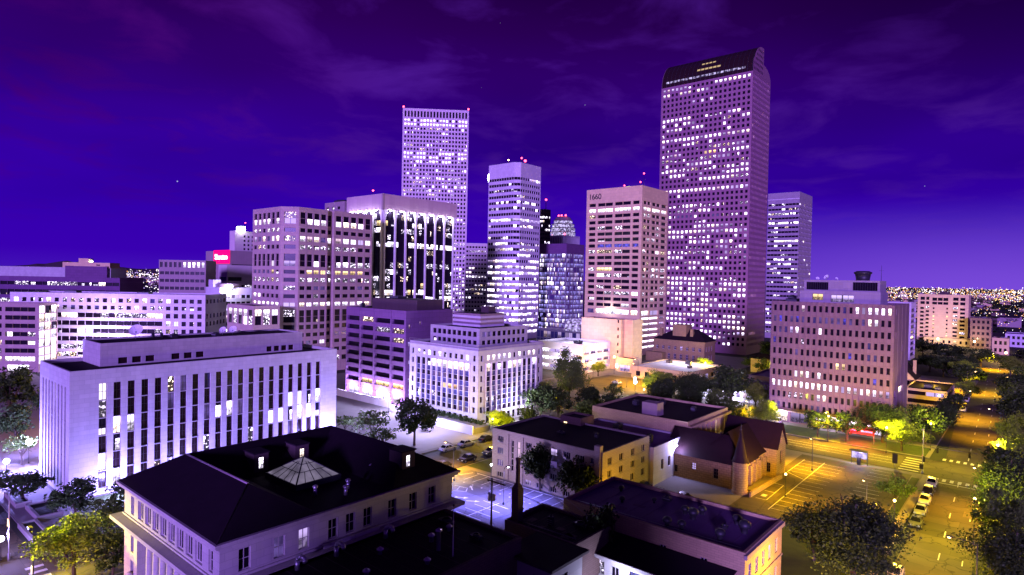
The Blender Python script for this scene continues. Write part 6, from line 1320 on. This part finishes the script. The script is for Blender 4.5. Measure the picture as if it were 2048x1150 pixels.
def lamps():
    street_lamp(-89.2, 87.3, 6.0, 2.2, math.pi, 2600, AMBER, 'amber street lamp on a pale pole left of the blue lit car park')
    street_lamp(-35.8, 142.1, 6.6, .6, 2.2, 3200, AMBER, 'amber lamp on a pole in the striped yellow car park, near the church')
    street_lamp(-21.8, 122.0, 5.6, .5, 2.4, 1100, AMBER, 'amber lamp near the huge dark tree in the yellow car park')
    street_lamp(-4.9, 96.0, 8.0, 2.6, math.pi, 2300, AMBER, 'street lamp hidden by the nearest black tree')
    street_lamp(-4.8, 136.0, 8.0, 2.6, math.pi, 2600, AMBER, 'street lamp inside the big dark tree by the intersection')
    street_lamp(-6.0, 205.0, 8.0, 2.6, math.pi, 2600, AMBER, 'street lamp beyond the intersection on the right kerb')
    street_lamp(-17.2, 232.0, 8.5, 2.2, 0, 4500, AMBER, 'tall thin street lamp on the left kerb beyond the intersection')
    street_lamp(-19.6, 292.0, 8.0, 2.2, 0, 5500, AMBER, 'street lamp beside the gabled yellow house')
    street_lamp(-13.0, 380.0, 8.0, 2.2, math.pi, 7000, AMBER, 'far street lamp before the beige apartment tower')
    street_lamp(-40.0, 172.6, 7.5, 2.0, -1.57, 3600, AMBER, 'street lamp over the cross street among the dark shop trees')
    street_lamp(-60.0, 172.6, 7.5, 2.0, -1.57, 2600, AMBER, 'street lamp over the cross street by the lime yellow tree')
    street_lamp(-104.4, 140.0, 7.5, 2.0, 0, 2600, AMBER, 'street lamp among the yellow trees by white corner office')
    for x, y, h, lab in ((-136.8, 228.5, 7.2, 'twin amber globe lamp nearest the tan annex'), (-140.0, 209.5, 6.6, 'amber globe lamp by the low tree before the blank tan block'), (-137.4, 213.0, 6.9, 'amber globe lamp right beside the low amber tree')): globe_lamp(x, y, h, 1500, (1, .46, .05), lab, 'lamp_orange', .45)
    globe_lamp(-140.2, 236.4, 2.0, 1200, (1, .7, .4), 'low bright globe lamp at the foot of the tan annex', 'lamp_white', .5)
    globe_lamp(-106.3, 192.0, 4.4, 1200, (.8, .8, 1), 'brilliant white lamp at the rim of the orange car park', 'lamp_white', .6)
    globe_lamp(-110.3, 199.0, 4.4, 900, (1, .8, .7), 'white lamp just behind the brilliant one in the orange car park', 'lamp_white', .45)
    globe_lamp(-156.6, 31.6, 4.2, 13000, BLUE, 'glaring white lamp on the plaza left of the courthouse', 'lamp_white', .6)
    globe_lamp(-147.5, 26.4, 3.4, 8000, BLUE, 'white plaza lamp at the very left edge', 'lamp_white', .5)
    globe_lamp(-106.9, 18.6, 2.9, 1500, BLUE, 'blue white lamp beside the signal pole at bottom left', 'lamp_white', .4)
    globe_lamp(-172, 48, 4.5, 2500, AMBER, 'amber lamp among the park trees at the left edge', 'lamp_orange', .35)
    globe_lamp(-185, 58, 4.5, 2500, AMBER, 'amber lamp deep in the park near the bay office door', 'lamp_orange', .35)
    globe_lamp(-143.5, 113.4, 4.0, 2600, (.55, .5, 1), 'white lamp before the garage bay, left end', 'lamp_white', .35)
    globe_lamp(-119.5, 106.5, 5.0, 3600, (.5, .47, 1), 'white lamp behind the dense dark forecourt tree', 'lamp_white', .35)
    globe_lamp(-107.4, 131.0, 4.5, 1700, (.75, .68, 1), 'white lamp by the street side of white corner office', 'lamp_white', .3)
    globe_lamp(-75.4, 83.4, 5.6, 620, (.62, .40, 1), 'pale lamp added in the blue lit car park to brighten the apartment house', 'lamp_white', .2)  # added lamp, brightens the apartment front left in shade
    t = street_lamp(-104.5, 14.0, 11.5, 1.6, .7, 700, AMBER, 'tall amber flood lamp post beside the round yellow street tree')
    fl = light('flood_light', t, (.6, -.2, 11.2), 20000, (1, .80, .01), .3, 62); fl.rotation_euler = (Matrix.Rotation(-.7, 3, 'Z') @ (Vector((-93.0, 23.0, 5.6)) - Vector((-104.0, 14.2, 11.3)))).to_track_quat('-Z', 'Y').to_euler()
    globe_lamp(-300.0, 81.0, 9.0, 9000, (.62, .45, 1), 'white lamp added in the gap between bay office and long pale office', 'lamp_white', .5)  # added lamp, fills the shadow on the long pale office
    globe_lamp(-86.6, 22.4, 3.0, 260, AMBER, 'small amber lamp at the foot of the colonnade', 'lamp_orange', .16)
    street_lamp(-116.0, 203.0, 9.0, 2.0, .6, 5200, AMBER, 'tall amber lamp added in the middle of the orange lit car park')  # this lamp and the next are added to brighten the car park surface
    street_lamp(-118.0, 215.0, 9.0, 2.0, 2.6, 4200, AMBER, 'tall amber lamp added at the far side of the orange lit car park')
    globe_lamp(-122.0, 37.5, 1.2, 2400, BLUE, 'ground flood lamp washing the courthouse wall by its near corner', 'lamp_white', .2)
    globe_lamp(-120.6, 50.0, 1.2, 1900, BLUE, 'ground flood lamp washing the middle of the courthouse wall', 'lamp_white', .2)
    globe_lamp(-120.4, 79.0, 1.2, 5200, BLUE, 'ground flood lamp at the far end of the courthouse wall', 'lamp_white', .2)
    street_lamp(-70.6, 81.5, 6.6, .5, 1.2, 4600, (.20, .19, 1), 'thin lamp pole in the middle of the blue lit car park', 'lamp_white', .05)
    street_lamp(-82.0, 74.4, 6.6, .5, .5, 3400, (.16, .15, 1), 'lamp pole at the near end of the blue lit car park', 'lamp_white', .05)
    globe_lamp(-86.0, 84.4, 1.6, 350, (1, .8, .6), 'low bright bollard lamp at the car park entrance', 'lamp_white', .22)
    globe_lamp(-51.5, 93.0, 3.0, 330, AMBER, 'small amber alley lamp by the yellow end of the apartment house', 'lamp_orange', .18)
    globe_lamp(-19.6, 77.5, 3.6, 1600, AMBER, 'amber lamp lighting the yellow end of the purple roofed block', 'lamp_orange', .2)
    globe_lamp(-35.0, 121.0, 4.2, 1700, AMBER, 'amber lamp facing the church windows', 'lamp_orange', .2)
    globe_lamp(-52.6, 171.2, 6.0, 2025, (1, .8, .04), 'lamp beside the lime yellow tree', 'lamp_orange', .2)
    globe_lamp(-26.5, 169.6, 6.0, 2970, (1, .75, .04), 'lamp under the bright yellow green corner tree', 'lamp_orange', .25)
    globe_lamp(-5.6, 168.6, 6.0, 3240, (1, .75, .04), 'lamp before the yellow lit tree beyond the intersection', 'lamp_orange', .25)
    globe_lamp(-101.6, 112.6, 5.0, 1500, (1, .68, .04), 'amber lamp lighting the wide low yellow tree', 'lamp_orange', .25)
    globe_lamp(-114.5, 148.0, 5.0, 1800, (1, .65, .15), 'amber lamp under the tall leafy tree', 'lamp_orange', .3)
    globe_lamp(-98.0, 183.0, 4.0, 1500, (1, .7, .12), 'amber lamp below the olive yellow tree of the car park', 'lamp_orange', .25)
    globe_lamp(-108.5, 257.0, 5.0, 3200, (1, .72, .05), 'amber lamp at the bright yellow mansion bush', 'lamp_orange', .3)
    globe_lamp(-79.5, 203.0, 3.6, 1800, (.7, .7, 1), 'white yard lamp of the little white house', 'lamp_white', .3)
    globe_lamp(-84.0, 272.0, 4.0, 1100, (1, .6, .05), 'amber lamp before the small hip roofed building', 'lamp_orange', .3)
    globe_lamp(-23.0, 238.0, 5.0, 1100, (1, .62, .06), 'amber lamp at the corner of the low yellow offices', 'lamp_orange', .3)
    globe_lamp(-28.0, 262.0, 5.0, 1100, (1, .62, .06), 'amber lamp in front of the gabled yellow house', 'lamp_orange', .3)
    globe_lamp(-39.5, 170.9, 6.5, 2025, (1, .72, .04), 'lamp between the two dark trees before the ten storey slab', 'lamp_orange', .2)
    globe_lamp(-18.9, 180.2, 6.5, 2025, (1, .72, .04), 'lamp at the corner tree behind the traffic mast', 'lamp_orange', .2)
    globe_lamp(-6.6, 119.5, 7.0, 2970, (1, .72, .04), 'lamp at the kerb between the big right hand trees', 'lamp_orange', .2)
    globe_lamp(-16.3, 113.0, 6.0, 2025, (1, .72, .04), 'lamp at the left kerb by the parked cars', 'lamp_orange', .2)
    globe_lamp(-8.0, 300.0, 6.0, 2200, (1, .7, .05), 'lamp on the right kerb far up the orange street', 'lamp_orange', .3)
    globe_lamp(-12.0, 425.0, 5.0, 2600, (1, .62, .2), 'amber lamp right of the apartment tower podium', 'lamp_orange', .6)
    globe_lamp(-50.0, 500.0, 5.0, 2600, (1, .7, .4), 'amber lamp left of the apartment tower podium', 'lamp_orange', .7)
    globe_lamp(-30.0, 495.0, 5.0, 2600, (1, .7, .4), 'amber lamp at the middle of the apartment tower podium', 'lamp_orange', .6)
    globe_lamp(-66.0, 438.0, 5.0, 2600, (1, .6, .2), 'amber lamp behind the ten storey slab', 'lamp_orange', .6)
lamps()
def pole_things():
    # traffic signal mast at the intersection
    t = empty('traffic_signal_mast', (-17.7, 156.7, .1), 0, 'tall signal mast with a long arm across the street and a top lamp', 'traffic signal')
    mb = MB(); mb.lathe((0, 0, 0), [(.28, 0), (.28, .4), (.15, .5), (.1, 9.6)], 'metal_grey', 8); mb.build('pole', t)
    mb = MB(); mb.path([(0, 0, 5.6), (3, -.1, 6.0), (9.4, -.3, 6.1)], .08, 'metal_grey', 6); mb.build('arm', t)
    for x, z in ((2.6, 5.55), (8.0, 5.55), (.25, 3.2)):
        mb = MB(); mb.box(x - .2, x + .2, -.35, -.05, z - .6, z + .6, 'metal_dark'); h = mb.build('signal_head', t)
        for k in range(3): b = MB(); b.ball((x, -.37, z + .38 - .38 * k), .13, 'metal_dark', 8, 5); b.build('signal_lens', h)
    mb = MB(); mb.box(-.55, .15, -.2, .2, 1.0, 2.0, 'metal_dark'); mb.build('control_box', t)
    mb = MB(); mb.box(-.25, .15, -.9, -.1, 9.4, 9.6, 'metal_grey'); mb.build('lamp_head', t)
    t = empty('signal_pole', (-106.5, 19.4, 0), 0, 'pole with yellow and white signs beside the plaza lamp at bottom left', 'sign pole')
    mb = MB(); mb.lathe((0, 0, 0), [(.16, 0), (.16, .9), (.08, 1), (.07, 9.6)], 'metal_grey', 8); mb.path([(0, 0, 9.3), (-6, -1, 9.5)], .05, 'metal_grey', 6); mb.build('pole', t)
    for z, m, w in ((5.2, 'sign_yellow', .5), (3.5, 'sign_white', .38)): mb = MB(); mb.box(-w + .2, w + .2, -.14, -.09, z - .5, z + .5, m); mb.build('sign_plate', t)
    t = empty('dark_lamp_post', (-96.3, 20.0, 0), 0, 'dark lamp post with a hanging box head at bottom left, before the yellow tree', 'lamp post')
    mb = MB(); mb.lathe((0, 0, 0), [(.14, 0), (.09, .6), (.07, 6.3)], 'metal_dark', 8); mb.build('pole', t)
    mb = MB(); mb.path([(0, 0, 6.2), (-.5, -.1, 6.7), (-.8, -.15, 6.85)], .05, 'metal_dark', 6); mb.build('arm', t); mb = MB(); mb.box(-1.6, -.7, -.35, .1, 6.7, 6.95, 'metal_dark'); mb.build('lamp_head', t)
    mb = MB(); mb.box(-.4, .15, -.16, -.1, 1.2, 2.2, 'sign_white'); mb.build('sign_plate', t)
    # utility pole with transformers
    t = empty('utility_pole', (-63.6, 70.6, 0), 0, 'wooden utility pole with a crossarm and three transformers by the blue car park', 'utility pole')
    mb = MB(); mb.tube((0, 0, 0), (0, 0, 9.0), .17, .12, 'wood_pole', 8); mb.build('pole', t)
    mb = MB(); mb.obox((0.9, 0), 0, 1.9, .07, 8.4, 8.56, 'wood_pole'); mb.tube((0, 0, 7.6), (1.4, 0, 8.4), .03, .03, 'metal_dark', 4); mb.tube((0, 0, 7.6), (-.8, 0, 8.4), .03, .03, 'metal_dark', 4); [mb.lathe((x, 0, 8.56), [(.05, 0), (.07, .12), (.03, .2)], 'metal_grey', 6) for x in (-.8, .2, 1.5, 2.6)]; mb.build('crossarm', t)
    for x, y in ((-.5, -.1), (.5, -.1), (0, -.5)): mb = MB(); mb.lathe((x, y, 5.6), [(.02, 0), (.26, 0), (.28, .1), (.28, .9), (.2, 1.0), (.05, 1.05), (.05, 1.3)], 'galvanised', 10); mb.build('transformer', t)
    t = empty('power_cable', (-63.6, 70.6, 0), 0, 'sagging black power cables from utility pole to the boiler house', 'cable')
    mb = MB()
    for k, (x0, x1, y1) in enumerate(((1.5, 12.5, -1.4), (2.6, 12.8, -2.0))):
        pts = [Vector((x0 + (x1 - x0) * i / 10, y1 * i / 10, 8.8 + (8.2 - 8.8) * i / 10 - 1.6 * (i / 10) * (1 - i / 10))) for i in range(11)]; mb.path(pts, .03, 'metal_dark', 5)
    mb.build('cable', t)
    # thin pole near the camera
    t = empty('flagpole', (-47.9, 47.0, 0), 0, 'bare thin pale flagpole rising in front of the blue car park', 'flagpole')
    mb = MB(); mb.tube((0, 0, 0), (0, 0, 15.0), .07, .045, 'galvanised', 8); mb.build('pole', t); mb = MB(); mb.ball((0, 0, 15.1), .14, 'metal_dark', 8, 6); mb.build('finial', t)
    # pay station at the yellow lot
    t = empty('pay_station', (-29.2, 154.0, .12), 0, 'glowing white pay station at the corner of the yellow striped car park', 'pay station')
    mb = MB(); mb.box(-.35, .35, -.25, .25, 0, 1.7, 'metal_dark'); mb.build('cabinet', t); mb = MB(); mb.box(-1.6, 1.5, .5, .62, 1.3, 3.0, 'lit_hall'); mb.box(-1.65, -1.55, .45, .66, 0, 3.1, 'metal_dark'); mb.box(1.5, 1.6, .45, .66, 0, 3.1, 'metal_dark'); mb.build('lit_board', t)
    mb = MB(); mb.box(-1.8, 1.8, -1.1, .8, 3.12, 3.25, 'metal_dark'); mb.build('canopy', t); light('board_glow', t, (0, -.5, 2.7), 260, (.6, .5, 1), .2)
    t = empty('hanging_sign_board', (-22.9, 157.6, .12), 0, 'dark upright sign board by the crosswalk beside the yellow car park', 'sign')
    mb = MB(); mb.box(-.5, .5, -.06, .06, .9, 3.0, 'metal_dark'); mb.build('board', t); mb = MB(); mb.tube((0, 0, 0), (0, 0, .9), .06, .06, 'metal_grey', 6); mb.build('post', t)
    # red canopy with neon at the shop front
    t = empty('red_canopy', (-33.2, 178.8, .12), 0, 'red lit canopy at the right end of the ten storey slab shop front', 'canopy')
    mb = MB(); mb.face([(-3, -2.4, 2.6), (3, -2.4, 2.6), (3, .6, 3.6), (-3, .6, 3.6)], 'red_canvas'); mb.face([(-3, -2.4, 2.1), (3, -2.4, 2.1), (3, -2.4, 2.6), (-3, -2.4, 2.6)], 'red_canvas'); mb.face([(-3, .6, 3.6), (3, .6, 3.6), (3, .6, 3.5), (-3, .6, 3.5)], 'red_canvas'); mb.build('cloth', t)
    mb = MB(); [mb.tube((x, -2.3, 0), (x, -2.3, 2.3), .05, .05, 'metal_grey', 6) for x in (-2.9, 2.9)]; mb.build('posts', t); mb = MB(); mb.box(-2.6, 2.6, -2.55, -2.45, 2.7, 3.1, 'lamp_red'); mb.build('neon_strip', t); light('neon_glow', t, (0, -4.2, 2.8), 900, (1, .03, .05), .3)
    # planters on the courthouse plaza
    for x0, x1, y0, y1, lab in ((-137, -128.2, 24.2, 26.4, 'long raised planter bed with dark soil before the courthouse end'), (-127, -119.0, 25.2, 28.6, 'sunken planter with pale rim at the courthouse corner'), (-118.5, -109, 22.6, 25.0, 'long low retaining wall bed along the plaza pavement')):
        t = empty('planter', ((x0 + x1) / 2, (y0 + y1) / 2, .13), 0, lab, 'planter', 'plaza planters'); a, b = (x1 - x0) / 2, (y1 - y0) / 2
        mb = MB(); mb.box(-a, a, -b, -b + .4, 0, .8, 'paving'); mb.box(-a, a, b - .4, b, 0, .8, 'paving'); mb.box(-a, -a + .4, -b + .4, b - .4, 0, .8, 'paving'); mb.box(a - .4, a, -b + .4, b - .4, 0, .8, 'paving'); mb.build('rim', t); mb = MB(); mb.box(-a + .4, a - .4, -b + .4, b - .4, 0, .5, 'earth'); mb.build('soil', t)
    t = empty('pylon_sign', (-163.5, 36.2, .13), 0, 'pinkish upright pylon at the plaza edge under the park trees', 'pylon'); mb = MB(); mb.box(-.7, .7, -.4, .4, .4, 4.6, 'tan_concrete'); mb.box(-.9, .9, -.6, .6, 0, .4, 'concrete'); mb.build('shaft', t)
pole_things()

# ------------------------------------------------------------------ the lights of the far city
def city_lights():
    r = random.Random(21); mb = MB(); yaw = R(40.5)
    for k, (c, s) in {'far_white': ((1, .88, .95), 2.6), 'far_orange': ((1, .42, .10), 1.7), 'far_violet': ((.6, .4, 1), 1.6), 'far_yellow': ((1, .68, .22), 2.2)}.items(): M[k] = glow(k, c, s)
    def spot(px, d, z, rad, m):
        t = (px - 1024) / 1230; X, Y = (-math.sin(yaw) + math.cos(yaw) * t) * d, (math.cos(yaw) + math.sin(yaw) * t) * d
        p = [(X + rad, Y, z), (X, Y + rad, z), (X - rad, Y, z), (X, Y - rad, z), (X, Y, z + rad), (X, Y, z - rad)]
        for a, b in ((0, 1), (1, 2), (2, 3), (3, 0)): mb.face([p[a], p[b], p[4]], m); mb.face([p[b], p[a], p[5]], m)
        return X, Y
    pick = lambda: r.choices(('far_white', 'far_orange', 'far_violet', 'far_yellow'), (5, 3, 1.2, 2.5))[0]
    for i in range(3000):
        y = r.uniform(3.5, 32) if i % 6 else r.uniform(26, 74)
        d = 49200 / y; px = r.uniform(1640, 2130); z = r.uniform(3, 10) + (r.random() ** 3) * d * .0035
        spot(px, d, z, d * .00050 * r.choice((.5, .7, 1, 1.6)), pick())
    for x0 in (-420, -330, -240, -150, -60, 60, 150, 260, 380, 520, 700):
        y = 640.0
        while y < 6500:
            t = math.atan2(-x0, y); d = math.hypot(x0, y) * math.cos(yaw - t); px = 1024 + 1230 * math.tan(yaw - t); y *= r.uniform(1.02, 1.06)
            if px > 1600 and r.random() < .8: spot(px, d, 9, d * .0005, r.choice(('far_orange', 'far_orange', 'far_yellow')))
    for i in range(380): d = 600 * (8000 / 600) ** (r.random() ** .7); spot(r.uniform(236, 330), d, r.uniform(4, 14) + (r.random() ** 4) * d * .008, d * .00062 * r.choice((.7, 1, 1.4)), r.choices(('far_white', 'far_violet', 'far_orange'), (5, 3, 1))[0])
    for i in range(70): d = r.uniform(2500, 8000); spot(r.uniform(-40, 330), d, r.uniform(5, 60), d * .0004, pick())
    for i in range(60): d = r.uniform(420, 900); spot(r.uniform(1935, 2060), d, r.uniform(3, 7), d * .0006, pick())
    tag(mb.build('city_lights'), kind='stuff')
    mb = MB()
    for i in range(420):
        d = r.uniform(560, 3600); px = r.uniform(1640, 2140) if i % 4 else r.uniform(200, 345); t = (px - 1024) / 1230; X, Y = (-math.sin(yaw) + math.cos(yaw) * t) * d, (math.cos(yaw) + math.sin(yaw) * t) * d
        if X > -70 and Y < 620: continue
        w, n, h = r.uniform(8, 22), r.uniform(8, 20), r.uniform(4, 11); a = r.choice((0, 0, .78)); mb.obox((X, Y), a, w / 2, n / 2, 0, h, r.choice(('brown_panel', 'tan_concrete', 'pale_brick', 'brown_brick')))
        if r.random() < .5: mb.obox((X, Y), a, w / 2 - 1.5, n / 2 - 1.5, h, h + r.uniform(.8, 2), 'tar_roof')
    tag(mb.build('distant_rooftops'), kind='stuff')
city_lights()
bpy.context.view_layer.update()
